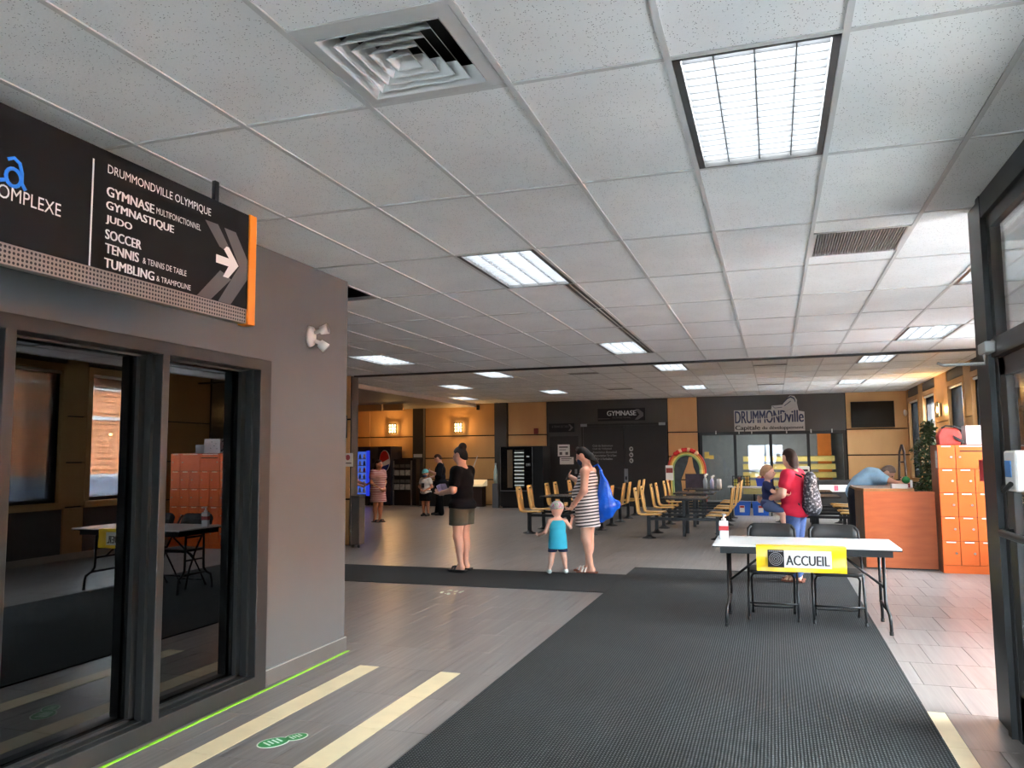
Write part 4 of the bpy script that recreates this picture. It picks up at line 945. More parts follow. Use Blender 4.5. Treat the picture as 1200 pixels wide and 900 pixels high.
# logo sign
lg = thing('raised_sign', 'raised white sign lettered DRUMMONDville above the shop front', 'sign', (-0.09, YB-0.01, 0))
SIGNW = mat('sign_backing', L(176, 174, 170), 0.6); NAVY = mat('navy_letter', L(34, 46, 80), 0.5, var=0.2, scale=3); BLK2 = mat('black_letter', L(26, 28, 32), 0.5)
MB().prism([(-0.97, 0, 2.19), (0.95, 0, 2.19), (0.95, 0, 2.72), (0.80, 0, 2.75), (0.76, 0, 2.98), (0.77, 0, 3.05), (0.70, 0, 3.17), (0.58, 0, 3.19), (0.46, 0, 3.08), (0.38, 0, 2.93), (0.08, 0, 2.91), (0.06, 0, 2.80), (-0.97, 0, 2.80)], (0, -0.04, 0)).build('backing', SIGNW, lg)
yy = -0.0425
text('DRUMMOND', (-0.94, yy, 2.42), (1.40, 0, 0), (0, 0, 0.36), NAVY, lg); text('ville', (0.47, yy, 2.43), (0.45, 0, 0), (0, 0, 0.34), NAVY, lg)
text('Capitale', (-0.94, yy, 2.19), (0.68, 0, 0), (0, 0, 0.17), BLK2, lg); text('du développement', (-0.20, yy, 2.21), (1.12, 0, 0), (0, 0, 0.12), BLK2, lg)
MB().tube([(-0.55, yy-0.004, 2.53), (-0.1, yy-0.004, 2.54), (0.3, yy-0.004, 2.64), (0.60, yy-0.004, 2.80), (0.75, yy-0.004, 2.88)], [0.005, 0.012, 0.016, 0.014, 0.008], 6).build('swoosh', SIGNW, lg)
MB().tube([(0.40, yy-0.003, 2.98), (0.50, yy-0.003, 3.10), (0.60, yy-0.003, 3.15), (0.69, yy-0.003, 3.10), (0.72, yy-0.003, 3.0)], [0.008, 0.02, 0.024, 0.02, 0.01], 6).tube([(0.42, yy-0.003, 2.90), (0.52, yy-0.003, 2.97), (0.60, yy-0.003, 3.03)], 0.01, 5).tube([(0.10, yy-0.003, 2.90), (0.16, yy-0.003, 2.84), (0.36, yy-0.003, 2.86)], 0.008, 5).build('emblem_strokes', NAVY, lg)
# door signs
gs = thing('door_sign', 'black GYMNASE sign above the double doors', 'sign', (-4.34, YB-0.03, 0)); B(-0.73, -0.04, 2.57, 0.72, 0.02, 2.95).build('panel', mat('sign_black', L(10, 10, 10), 0.6), gs)
text('GYMNASE', (-0.44, -0.042, 2.73), (0.88, 0, 0), (0, 0, 0.15), mat('sign_grey_letter', L(200, 200, 198), 0.6), gs); text('MULTIFONCTIONNEL', (-0.28, -0.042, 2.645), (0.56, 0, 0), (0, 0, 0.05), GREYPRINT, gs)
B(-0.72, -0.043, 2.635, -0.36, -0.04, 2.65).build('rule', GREYPRINT, gs); MB().poly([(0.42, -0.0415, 2.92), (0.52, -0.0415, 2.92), (0.66, -0.0415, 2.80), (0.66, -0.0415, 2.70), (0.50, -0.0415, 2.60), (0.40, -0.0415, 2.60), (0.54, -0.0415, 2.75)][::-1]).build('chevron', GREYPRINT, gs)
gs = thing('door_sign', 'small black table tennis sign above the single door', 'sign', (-6.2, YB-0.03, 0)); B(-0.42, -0.04, 2.26, 0.40, 0.02, 2.53).build('panel', mat('sign_black', L(10, 10, 10), 0.6), gs)
text('& TENNIS DE TABLE', (-0.32, -0.042, 2.40), (0.54, 0, 0), (0, 0, 0.07), GREYPRINT, gs); MB().poly([(0.20, -0.0415, 2.50), (0.26, -0.0415, 2.50), (0.36, -0.0415, 2.40), (0.26, -0.0415, 2.30), (0.20, -0.0415, 2.30), (0.28, -0.0415, 2.40)][::-1]).build('chevron', GREYPRINT, gs)
for x0, x1, z0, z1, lab in ((-6.36, -5.98, 1.52, 1.88, 'upper square white notice on the single dark door'), (-6.30, -5.86, 1.27, 1.49, 'lower wide white notice on the single dark door')):
    t = thing('paper_notice', lab, 'notice', (x0, YB-0.006, z0), 0, 'notices on the door'); B(0, -0.004, 0, x1-x0, 0.0, z1-z0).build('sheet', PAPER, t)
    m = MB().box(0.04, -0.006, (z1-z0)*0.72, (x1-x0)*0.85, -0.004, (z1-z0)*0.84).box(0.05, -0.006, (z1-z0)*0.52, (x1-x0)*0.7, -0.004, (z1-z0)*0.58)
    if z1-z0 > 0.3: m.box(0.05, -0.006, 0.04, 0.14, -0.004, 0.13).box(0.24, -0.006, 0.04, 0.33, -0.004, 0.13)
    m.build('print_lines', GREYPRINT, t)
tag(B(-7.12, YB-0.05, 2.22, -6.98, YB, 2.40).build('fire_alarm', mat('dark_red', L(110, 20, 18), 0.5), bevel=0.01), 'dark red fire alarm box above the tall black vending machine', 'alarm')
tag(MB().box(-9.02, YB-0.10, 3.02, -8.92, YB, 3.18).build('wall_speaker', BLACK, bevel=0.02), 'small black fixture under the ceiling right of the wall sconces', 'speaker')
tag(B(-11.20, YB-0.135, 1.52, -10.90, YB-0.12, 1.63).build('small_plaque', PAPER), 'small white plaque on the dark pilaster', 'plaque')
# sconces
WARM = emis('warm_bulb', (1.0, 0.66, 0.28, 1), 5.5)
def sconce(loc, rz, label):
    t = thing('wall_sconce', label, 'lamp', loc, rz, 'wall sconces')
    B(-0.12, 0.0, -0.15, 0.12, 0.02, 0.15).build('back_plate', STEEL, t)
    B(-0.125, -0.075, -0.135, 0.125, -0.06, 0.135).build('glass', WARM, t)
    m = MB()
    for x in (-0.135, -0.05, 0.05, 0.135): m.box(x-0.015, -0.092, -0.16, x+0.015, -0.076, 0.16)
    for z in (-0.15, -0.05, 0.05, 0.15): m.box(-0.145, -0.094, z-0.015, 0.145, -0.076, z+0.015)
    m.build('grid', BLACK, t)
    pl = bpy.data.lights.new('sconce_light', 'POINT'); pl.energy = 38; pl.color = (1.0, 0.56, 0.2); pl.shadow_soft_size = 0.06
    o = bpy.data.objects.new('sconce_light', pl); COL.objects.link(o); o.parent = t; o.location = (0, -0.14, 0.0)
    return t
sconce((-12.0, YB, 2.48), 0, 'lit square wall sconce above the drink machines'); sconce((-9.65, YB, 2.47), 0, 'lit square wall sconce above the people by the far wall')
sconce((XR-0.01, 19.35, 2.46), -PI/2, 'lit wall sconce on the window wall above the plant')
sconce((XR-0.01, 13.62, 2.46), -PI/2, 'lit wall sconce on the window wall behind the dark door post')
# vending machines
def drinks():
    t = thing('drink_machine', 'blue lit drink machine with rows of bottles at far left', 'vending machine', (-12.85, 23.15, 0))
    B(-0.5, 0.05, 0.06, 0.42, 0.82, 1.88).build('cabinet', mat('navy_cabinet', L(14, 18, 60), 0.4), t)
    B(-0.44, 0.03, 0.35, 0.30, 0.06, 1.72).build('lit_back', emis('blue_backlight', (0.10, 0.22, 1.0, 1), 0.4), t)
    B(0.30, 0.02, 0.25, 0.41, 0.06, 1.75).build('blue_edge', emis('blue_edge_light', (0.03, 0.06, 0.85, 1), 0.5), t)
    for r in range(6):
        z = 0.42+0.215*r; B(-0.44, -0.02, z-0.02, 0.30, 0.03, z).build('shelf', STEEL, t)
        for k in range(5):
            x = -0.38+0.155*k; c = [(150, 30, 40), (190, 200, 215), (40, 60, 120), (120, 140, 150), (200, 210, 220)][(r*2+k) % 5]
            b = MB().lathe([(0.035, 0), (0.04, 0.05), (0.036, 0.10), (0.015, 0.135), (0.015, 0.155)], (x, 0.0, z), 8).build('bottle', mat('drink_%d_%d_%d' % c, L(*c), 0.3), t, True)
    B(-0.5, 0.0, 0.0, 0.42, 0.05, 0.30).build('kick_panel', BLACK, t); B(-0.46, 0.02, 1.76, 0.40, 0.05, 1.86).build('header', mat('navy_cabinet', L(14, 18, 60), 0.4), t)
drinks()
t = thing('cola_machine', 'dark vending machine with large red and white globe logo', 'vending machine', (-12.03, 23.15, 0))
B(-0.37, 0.0, 0.05, 0.36, 0.82, 1.88).build('cabinet', mat('dark_navy_cabinet', L(22, 26, 44), 0.4), t); B(-0.35, 0.02, 0.0, 0.34, 0.8, 0.06).build('base', BLACK, t)
B(-0.36, -0.012, 1.15, -0.09, 0.0, 1.86).build('control_panel', mat('dark_grey_panel', L(58, 58, 62), 0.5), t); B(-0.30, -0.02, 1.35, -0.2, -0.012, 1.5).build('keypad', BLACKP, t); B(-0.34, -0.012, 0.25, 0.05, 0.0, 0.55).build('delivery_flap', BLACK, t)
cx, cz = 0.15, 1.42
e = [(cx+0.19*math.cos(a), cz+0.34*math.sin(a)) for a in [2*PI*i/32 for i in range(32)]]
MB().poly([(a, -0.004, b) for a, b in e][::-1]).build('globe_white', WHITEPRINT, t)
MB().poly([(cx+0.17*math.cos(a)-0.01, -0.007, cz+0.31*math.sin(a)+0.015) for a in [math.radians(10+i*190/16) for i in range(17)]][::-1]).build('globe_red', mat('logo_red', L(205, 32, 34), 0.4), t)
MB().poly([(cx+0.17*math.cos(a), -0.007, cz+0.31*math.sin(a)-0.02) for a in [math.radians(215+i*130/14) for i in range(15)]][::-1]).build('globe_blue', mat('logo_navy', L(24, 50, 130), 0.4), t)
t = thing('brochure_rack', 'black brochure rack with printed leaflets beside the cola machine', 'rack', (-11.29, 23.3, 0))
B(-0.36, 0.05, 0.0, 0.42, 0.35, 1.47).build('case', BLACK, t)
for x in (-0.36, 0.27): B(x-0.015, 0.0, 0, x+0.015, 0.06, 1.42).build('rail', STEEL, t)
for r, z in enumerate((1.20, 0.95, 0.72, 0.50)):
    B(-0.345, -0.01, z-0.03, 0.255, 0.05, z).build('shelf', BLACKP, t)
    for k in range(3):
        x = -0.32+0.195*k; B(x, 0.0, z, x+0.16, 0.02, z+(0.17 if r % 2 else 0.10)).build('leaflet', mat('leaflet_pale' if r % 2 else 'leaflet_grey', L(170, 168, 160) if r % 2 else L(92, 90, 84), 0.7, var=0.3, scale=14), t)
t = thing('snack_machine', 'tall black vending machine with lit snack column and keypad', 'vending machine', (-7.15, 22.7, 0))
B(-0.66, 0.04, 0.04, 0.66, 0.9, 1.83).build('cabinet', BLACK, t); B(-0.62, 0.08, 0, 0.62, 0.86, 0.05).build('base', BLACK, t)
B(-0.64, 0.0, 0.52, 0.36, 0.045, 1.80).build('door', mat('gloss_black', L(14, 14, 15), 0.15), t); B(-0.66, -0.006, 0.495, 0.36, 0.01, 0.52).build('ledge', STEEL, t)
for x in (-0.655, 0.34): B(x, -0.008, 0.5, x+0.018, 0.01, 1.80).build('chrome_edge', STEEL, t)
B(-0.43, -0.006, 0.60, -0.27, 0.0, 1.72).build('reflection_strip', mat('painted_reflection', L(96, 82, 66), 0.3), t)  # reflection on the glossy door, painted in as a brown strip
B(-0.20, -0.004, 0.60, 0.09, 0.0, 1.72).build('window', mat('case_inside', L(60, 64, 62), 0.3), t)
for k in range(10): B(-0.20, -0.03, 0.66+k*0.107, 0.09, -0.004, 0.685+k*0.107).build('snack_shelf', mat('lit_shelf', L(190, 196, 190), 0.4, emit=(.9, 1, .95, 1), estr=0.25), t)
B(0.17, -0.01, 1.50, 0.25, 0.0, 1.54).build('display', mat('display_white', L(220, 220, 220), .4), t)
for k in range(4): B(0.16+0.035*k, -0.01, 1.24, 0.175+0.035*k, 0.0, 1.32).build('key', ALU, t)
# gas-bottle shaped dispenser, pedestal with lit display, leaning pole
t = thing('dispenser_stand', 'grey stand with pale bottle dispenser beside the black vending machine', 'dispenser', (-7.97, 22.75, 0))
B(-0.09, -0.06, 0, 0.09, 0.10, 0.72).build('stand', mat('mid_grey_steel', L(98, 98, 100), 0.4), t); MB().lathe([(0.06, 0.72), (0.065, 0.9), (0.06, 1.1), (0.03, 1.2), (0.025, 1.28)], n=14).build('bottle', mat('pale_green_bottle', L(170, 190, 184), 0.3), t, True); MB().lathe([(0.035, 1.28), (0.035, 1.33)], n=10).build('cap', ALU, t)
t = thing('display_pedestal', 'dark pedestal with lit sloping display top by the far wall', 'pedestal', (-8.72, 23.0, 0))
B(-0.20, 0.05, 0, 0.20, 0.40, 0.62).build('body', mat('dark_red_brown', L(52, 34, 28), 0.5), t)
MB().prism([(-0.23, 0.0, 0.62), (-0.23, 0.45, 0.62), (-0.23, 0.45, 0.82), (-0.23, 0.0, 0.68)], (0.46, 0, 0)).build('sloping_top', mat('display_cream', L(226, 190, 130), 0.5, emit=(1, .8, .5, 1), estr=0.3), t)
tag(MB().tube([(-9.1, 22.55, 0.015), (-8.55, 22.75, 1.55)], 0.014, 6).tube([(-9.3, 22.4, 0.015), (-8.4, 22.5, 0.015)], 0.013, 6).build('tripod_pole', ALU), 'thin pale pole leaning in front of the lit pedestal', 'pole')
t = thing('dark_counter', 'low black counter behind the person in dark clothes', 'counter', (-9.75, 23.0, 0)); B(-0.9, 0.1, 0, 0.55, 0.6, 0.74).build('body', BLACKP, t); B(-0.92, 0.06, 0.74, 0.57, 0.62, 0.78).build('top', BLACK, t)
# wall items on the cream end wall at left, litter bin
t = thing('direction_sign', 'small black sign with white arrow on the cream wall end', 'sign', (-7.21, YS-0.005, 2.06)); B(-0.16, -0.015, -0.19, 0.08, 0, 0.21).build('panel', DARKFACE, t)
MB().poly([(a, -0.017, b) for a, b in [(-0.12, -0.10), (-0.02, -0.10), (-0.07, -0.04), (-0.03, -0.04), (0.05, -0.11), (-0.03, -0.18), (-0.07, -0.18), (-0.02, -0.12), (-0.12, -0.12)]][::-1]).build('arrow', WHITEPRINT, t)
t = thing('paper_notice', 'white notice with pink round mark on the cream wall end', 'notice', (-7.13, YS-0.025, 1.47)); B(-0.13, -0.004, -0.1, 0.13, 0, 0.135).build('sheet', PAPER, t)
MB().poly([(0.03+0.045*math.cos(a), -0.006, 0.06+0.05*math.sin(a)) for a in [2*PI*i/16 for i in range(16)]][::-1]).build('round_mark', mat('pink_mark', L(170, 80, 90), .6), t); B(-0.06, -0.006, -0.05, 0.10, -0.004, -0.03).build('print_line', GREYPRINT, t)
t = thing('wall_bell', 'beige twin bell fixture high on the cream wall end', 'bell', (-7.24, YS, 2.62))
for z in (-0.07, 0.07): MB().tube([(0.03, 0, z), (0.03, -0.04, z)], [0.055, 0.04], 16).build('dome', mat('beige_bell', L(190, 160, 120), .5), t, True)
B(0.0, -0.02, -0.13, 0.06, 0.0, 0.13).build('plate', mat('beige_bell', L(190, 160, 120), .5), t)
t = thing('litter_bin', 'dark grey litter bin at the end of the cream wall', 'bin', (-6.79, 12.30, 0))
B(-0.11, -0.09, 0.05, 0.05, 0.11, 0.84).build('body', mat('bin_grey', L(70, 69, 68), .5), t, bevel=0.01); B(-0.115, -0.095, 0.84, 0.055, 0.115, 0.88).build('lid', mat('bin_grey', L(70, 69, 68), .5), t, bevel=0.008)
for x in (-0.09, 0.02): MB().tube([(x, -0.06, 0.03), (x+0.02, -0.06, 0.03)], 0.03, 10).build('caster', BLACK, t)
# ================================================================== PEOPLE (surface nets over smooth-blended limbs)
def nets(fn, lo, hi, h):
    lo = np.array(lo)-2*h; n = np.ceil((np.array(hi)+2*h-lo)/h).astype(int)+1
    g = [lo[i]+h*np.arange(n[i]) for i in range(3)]
    X, Y, Z = np.meshgrid(*g, indexing='ij', copy=False)
    f = fn(X, Y, Z)
    s = f < 0
    c = [f[a:n[0]-1+a, b:n[1]-1+b, d:n[2]-1+d] for a in (0, 1) for b in (0, 1) for d in (0, 1)]
    cs = np.stack([q < 0 for q in c]); mix = cs.any(0) & ~cs.all(0)
    idx = -np.ones(mix.shape, int); cells = np.argwhere(mix); idx[tuple(cells.T)] = np.arange(len(cells))
    cv = np.stack([q[mix] for q in c], 1); co = np.array([(a, b, d) for a in (0, 1) for b in (0, 1) for d in (0, 1)], float)
    acc = np.zeros((len(cells), 3)); cnt = np.zeros(len(cells))
    for i in range(8):
        for j in range(i+1, 8):
            if np.abs(co[i]-co[j]).sum() != 1: continue
            m = (cv[:, i] < 0) != (cv[:, j] < 0); t = cv[m, i]/(cv[m, i]-cv[m, j])
            acc[m] += co[i]+(co[j]-co[i])*t[:, None]; cnt[m] += 1
    V = lo+h*(cells+acc/cnt[:, None]); F = []
    for ax in range(3):
        o1, o2 = [a for a in range(3) if a != ax]
        a = [slice(None)]*3; b = [slice(None)]*3; a[ax] = slice(0, -1); b[ax] = slice(1, None)
        ch = s[tuple(a)] != s[tuple(b)]; q = np.argwhere(ch)
        q = q[(q[:, o1] > 0) & (q[:, o2] > 0) & (q[:, o1] < n[o1]-1) & (q[:, o2] < n[o2]-1)]
        ins = s[tuple(q.T)]
        def cid(d1, d2):
            r = q.copy(); r[:, o1] -= d1; r[:, o2] -= d2; return idx[tuple(r.T)]
        quad = np.stack([cid(1, 1), cid(0, 1), cid(0, 0), cid(1, 0)], 1)
        flip = ins if ax != 1 else ~ins
        quad[~flip] = quad[~flip][:, ::-1]; F.append(quad)
    F = np.concatenate(F); F = F[(F >= 0).all(1)]
    return [tuple(v) for v in V], [tuple(int(i) for i in q) for q in F]
def smin(a, b, k):
    h = np.clip(0.5+0.5*(b-a)/k, 0, 1); return b*(1-h)+a*h-k*h*(1-h)
class Sdf:
    def __init__(s, k=0.02): s.p = []; s.k = k; s.cuts = []; s.sub = []
    def cone(s, a, b, ra, rb, fy=1.0): s.p.append(('c', np.array(a, float), np.array(b, float), ra, rb, fy)); return s
    def ell(s, c, r, rot=None): s.p.append(('e', np.array(c, float), np.array(r, float), rot)); return s
    def cut(s, pt, nrm): s.cuts.append((np.array(pt, float), np.array(nrm, float))); return s
    def minus(s, c, r): s.sub.append(('e', np.array(c, float), np.array(r, float), None)); return s
    def one(s, p, X, Y, Z):
        if p[0] == 'c':
            _, a, b, ra, rb, fy = p; d = b-a
            # fy squashes the section along y
            px, py, pz = X-a[0], (Y-a[1])/fy, Z-a[2]; dy = d[1]/fy; dd = d[0]**2+dy**2+d[2]**2+1e-12
            t = np.clip((px*d[0]+py*dy+pz*d[2])/dd, 0, 1)
            return np.sqrt((px-t*d[0])**2+(py-t*dy)**2+(pz-t*d[2])**2)-(ra+(rb-ra)*t)
        _, c, r, rot = p; q = [X-c[0], Y-c[1], Z-c[2]]
        if rot is not None: q = [rot[0][i]*q[0]+rot[1][i]*q[1]+rot[2][i]*q[2] for i in range(3)]
        k0 = np.sqrt(sum((q[i]/r[i])**2 for i in range(3))); k1 = np.sqrt(sum((q[i]/r[i]**2)**2 for i in range(3)))+1e-9
        return k0*(k0-1)/k1
    def ev(s, X, Y, Z):
        f = None
        for p in s.p:
            d = s.one(p, X, Y, Z); f = d if f is None else smin(f, d, s.k)
        for p in s.sub: f = np.maximum(f, -s.one(p, X, Y, Z))
        for pt, n in s.cuts: f = np.maximum(f, (X-pt[0])*n[0]+(Y-pt[1])*n[1]+(Z-pt[2])*n[2])
        return f
    def bounds(s):
        lo = np.full(3, 9.0); hi = -lo
        for p in s.p:
            if p[0] == 'c': r = max(p[3], p[4]); pts = [p[1]-r, p[2]-r, p[1]+r, p[2]+r]
            else: r = p[2].max() if p[3] is not None else p[2]; pts = [p[1]-r, p[1]+r]
            for q in pts: lo = np.minimum(lo, q); hi = np.maximum(hi, q)
        return lo, hi
    def mesh(s, h=0.011):
        lo, hi = s.bounds(); return nets(s.ev, lo, hi, h)
def sdf_obj(name, S, m, parent, h=0.011, extra=None):
    mb = MB().add(S.mesh(h))
    if extra: mb.add((extra.v, extra.f))
    return mb.build(name, m, parent, True)

def skin(name, c): return mat('skin_'+name, c, 0.5, var=0.05, scale=8)
SK1 = skin('fair', L(216, 164, 140)); SK2 = skin('tan', L(196, 138, 108)); SK3 = skin('pale', L(226, 180, 158))
HAIRB = mat('hair_black', L(20, 15, 13), 0.65, var=0.3, scale=30, spec=0.25); HAIRBR = mat('hair_brown', L(52, 30, 21), 0.65, var=0.3, scale=30, spec=0.25); HAIRF = mat('hair_fair', L(176, 132, 96), 0.55, var=0.2, scale=30)
EYE = mat('eye_dark', L(36, 28, 24), 0.2); LIP = mat('lip', L(170, 92, 84), 0.5)
ADULT = dict(head=(0, 0.02, 0.932), neck=(0, -0.005, 0.83), sL=(-0.105, -0.005, 0.802), sR=(0.105, -0.005, 0.802), eL=(-0.14, -0.02, 0.64), eR=(0.14, -0.02, 0.64), wL=(-0.14, 0.05, 0.49), wR=(0.14, 0.05, 0.49),
             hL=(-0.052, 0, 0.505), hR=(0.052, 0, 0.505), kL=(-0.054, 0.01, 0.278), kR=(0.054, 0.01, 0.278), aL=(-0.054, -0.012, 0.042), aR=(0.054, -0.012, 0.042),
             hr=(0.046, 0.056, 0.066), chest=(0, 0, 0.72), pel=(0, -0.004, 0.525), waist=(0, 0, 0.615))
KID = dict(head=(0, 0.015, 0.905), neck=(0, 0, 0.80), sL=(-0.095, 0, 0.765), sR=(0.095, 0, 0.765), eL=(-0.13, -0.02, 0.61), eR=(0.13, -0.02, 0.61), wL=(-0.13, 0.05, 0.47), wR=(0.13, 0.05, 0.47),
           hL=(-0.052, 0, 0.47), hR=(0.052, 0, 0.47), kL=(-0.054, 0.01, 0.26), kR=(0.054, 0.01, 0.26), aL=(-0.054, -0.012, 0.045), aR=(0.054, -0.012, 0.045),
           hr=(0.060, 0.070, 0.078), chest=(0, 0, 0.69), pel=(0, -0.004, 0.50), waist=(0, 0, 0.59))
TOD = dict(head=(0, 0.015, 0.885), neck=(0, 0, 0.765), sL=(-0.11, 0, 0.72), sR=(0.11, 0, 0.72), eL=(-0.15, -0.02, 0.57), eR=(0.15, -0.02, 0.57), wL=(-0.15, 0.05, 0.44), wR=(0.15, 0.05, 0.44),
           hL=(-0.06, 0, 0.41), hR=(0.06, 0, 0.41), kL=(-0.065, 0.01, 0.23), kR=(0.065, 0.01, 0.23), aL=(-0.066, -0.012, 0.05), aR=(0.066, -0.012, 0.05),
           hr=(0.085, 0.095, 0.098), chest=(0, 0, 0.64), pel=(0, -0.004, 0.44), waist=(0, 0, 0.54))
def v3(p): return np.array(p, float)
def fingers(mb, wrist, d, nrm, H, curl, side, hs=1.0):
    """five fingers from the palm end; d forearm direction, nrm palm normal"""
    d = Vector(d).normalized(); n = Vector(nrm); n = (n-d*n.dot(d)).normalized(); u = d.cross(n)*side
    pc = Vector(wrist)+d*0.052*H*hs
    for k, (o, l) in enumerate(((-0.018, 0.044), (-0.006, 0.050), (0.006, 0.046), (0.018, 0.036))):
        p = pc+u*o*H*hs-d*0.01*H; pts = [p]; a = curl*0.35
        for q in range(3):
            a += curl*0.55; p = p+(d*math.cos(a)+n*math.sin(a))*(l/2.6)*H*hs; pts.append(p)
        mb.tube(pts, [0.0062*H*hs, 0.0058*H*hs, 0.005*H*hs, 0.0038*H*hs], 6)
    p = Vector(wrist)+d*0.022*H*hs-u*0.014*H*hs; pts = [p]
    for q, (x, y) in enumerate(((0.55, 0.3), (0.8, 0.5), (0.9, 0.6))): p = p+(d*x-u*(0.75-0.25*q)+n*y*curl).normalized()*0.016*H*hs; pts.append(p)
    mb.tube(pts, [0.0075*H*hs, 0.0068*H*hs, 0.006*H*hs, 0.0045*H*hs], 6)
def make_person(name, label, loc, rz, H, base, pose=None, wd=1.0, arm=1.0, leg=1.0, sk=SK1, curl=0.9, palmL=(0, 0.3, 1), palmR=(0, 0.3, 1), look=None, belly=0.0, face=True, h=0.011, group='people'):
    J = {k: v3(v)*H for k, v in base.items()}
    for k, v in (pose or {}).items(): J[k] = v3(v)*H
    t = thing(name, label, 'person', loc, rz, group); t['H'] = H
    S = Sdf(0.022*H); hr = J['hr']; hc = J['head']
    A = math.radians(look[0]) if look else 0.0; Bt = math.radians(look[1]) if look else 0.0   # yaw, nod down
    R = np.array(Matrix.Rotation(A, 3, 'Z') @ Matrix.Rotation(-Bt, 3, 'X'))
    def hp(x, y, z): return hc+R@np.array([x*hr[0], y*hr[1], z*hr[2]])
    rot = R
    S.ell(hp(0, -0.08, 0.12), hr*np.array([1.0, 0.98, 0.9]), rot); S.ell(hp(0, 0.18, -0.45), hr*np.array([0.78, 0.74, 0.62]), rot)
    S.cone(J['neck']-v3((0, 0, 0.02))*H, hp(0, -0.1, -0.5), 0.036*H*arm**0.5, 0.033*H)
    for s in 'LR': S.cone(J['neck']-v3((0, 0, 0.01))*H, J['s'+s], 0.032*H, 0.031*H*arm)
    up = (J['neck']-J['pel']); up /= np.linalg.norm(up)
    S.ell(J['chest'], v3((0.100*wd, 0.066*wd, 0.105))*H, pose_rot(J)); S.ell(J['waist'], v3((0.086*wd, 0.064*wd, 0.09))*H, pose_rot(J)); S.ell(J['pel'], v3((0.100*wd, 0.078*wd, 0.072))*H, pose_rot(J))
    if belly: S.ell(J['waist']+v3((0, 0.05, 0.0))*H, v3((0.075, 0.065, 0.085))*H*belly)
    for s in 'LR':
        e, w_, sh = J['e'+s], J['w'+s], J['s'+s]
        S.cone(sh, e, 0.032*H*arm, 0.025*H*arm); S.cone(e, w_, 0.0255*H*arm, 0.0165*H*arm)
        d = (w_-e)/np.linalg.norm(w_-e); S.cone(w_+d*0.012*H, w_+d*0.042*H, 0.0175*H, 0.019*H)
        k, a, hj = J['k'+s], J['a'+s], J['h'+s]
        S.cone(hj, k, 0.062*H*leg, 0.036*H*leg); S.cone(k, a, 0.035*H*leg, 0.022*H)
        mc = k+(a-k)*0.3; S.ell(mc+v3((0, -0.012, 0))*H, v3((0.031, 0.031, 0.07))*H*leg)
        S.cone(a-v3((0, 0.012, 0.016))*H, a+v3((0, 0.085, -0.026))*H, 0.022*H, 0.014*H, 1.0)
    fx = MB()
    for s, pn, sd in (('L', palmL, 1), ('R', palmR, -1)): fingers(fx, J['w'+s]+(J['w'+s]-J['e'+s])/np.linalg.norm(J['w'+s]-J['e'+s])*0.012*H, J['w'+s]-J['e'+s], pn, H, curl, sd)
    if face:
        S2 = Sdf(0.008*H); S2.p = [('e', hp(0, 0.95, -0.12), v3((0.010, 0.014, 0.016))*H*(hr[0]/0.046/H)**0.5, rot), ('e', hp(0.98, -0.05, -0.05), v3((0.008, 0.018, 0.024))*H, rot), ('e', hp(-0.98, -0.05, -0.05), v3((0.008, 0.018, 0.024))*H, rot)]
        S.p += S2.p
    body = sdf_obj('body', S, sk, t, h, fx)
    if face:
        for s in (-1, 1):
            c = hp(0.38*s, 0.86, 0.06); MB().ell(tuple(c), (0.008*H, 0.006*H, 0.005*H), 8, 6).build('eye', EYE, t, True)
        c = hp(0, 0.86, -0.55); MB().ell(tuple(c), (0.016*H, 0.006*H, 0.005*H), 8, 6).build('mouth', LIP, t, True)
    return t, J, hp, rot, H
def pose_rot(J):
    up = Vector(J['neck']-J['pel']).normalized()
    if up.z > 0.97: return None
    x = Vector((1, 0, 0)); x = (x-up*x.dot(up)).normalized(); y = up.cross(x)
    return [[x.x, y.x, up.x], [x.y, y.y, up.y], [x.z, y.z, up.z]]
def torso_shape(S, J, H, wd, inf, low=True):
    r = pose_rot(J)
    if r is not None:
        S.k = 0.05*H; q = (0.085*wd+inf)*H
        S.cone(J['pel'], J['waist'], q, q); S.cone(J['waist'], J['chest'], q, q*0.98); S.cone(J['chest'], J['neck']*0.75+J['chest']*0.25, q, 0.06*H); S.cone(J['sL'], J['sR'], 0.04*H, 0.04*H); return
    S.ell(J['chest'], v3((0.100*wd+inf, 0.066*wd+inf, 0.105+inf*0.4))*H, r); S.ell(J['waist'], v3((0.088*wd+inf, 0.066*wd+inf, 0.09))*H, r)
    if low: S.ell(J['pel'], v3((0.101*wd+inf, 0.079*wd+inf, 0.072))*H, r)
    S.cone(J['sL'], J['sR'], 0.034*H+inf*H*0.7, 0.034*H+inf*H*0.7)
def tee(P, m, wd, arm, sl=0.6, hem=None, inf=0.012, belly=0.0, h=0.011, flare=0.0, name='shirt', sleeveless=False):
    t, J, hp, rot, H = P; S = Sdf(0.02*H); torso_shape(S, J, H, wd, inf)
    if belly: S.ell(J['waist']+v3((0, 0.05, 0.0))*H, v3((0.075, 0.065, 0.085))*H*belly+inf*H)
    if not sleeveless:
        for s in 'LR': S.cone(J['s'+s], J['s'+s]+(J['e'+s]-J['s'+s])*sl, (0.033*arm+inf*0.6)*H, (0.028*arm+inf*0.9)*H)
    if hem is not None: S.cut(J['pel']*0+v3((0, 0, hem*H)), (0, 0, -1))
    if pose_rot(J) is None: S.ell(J['pel'], v3((0.101*wd+inf*1.5, 0.079*wd+inf*1.5, 0.074))*H)
    S.minus(J['neck']+v3((0, 0.012, 0.022))*H, v3((0.048, 0.05, 0.04))*H)
    return sdf_obj(name, S, m, t, h)
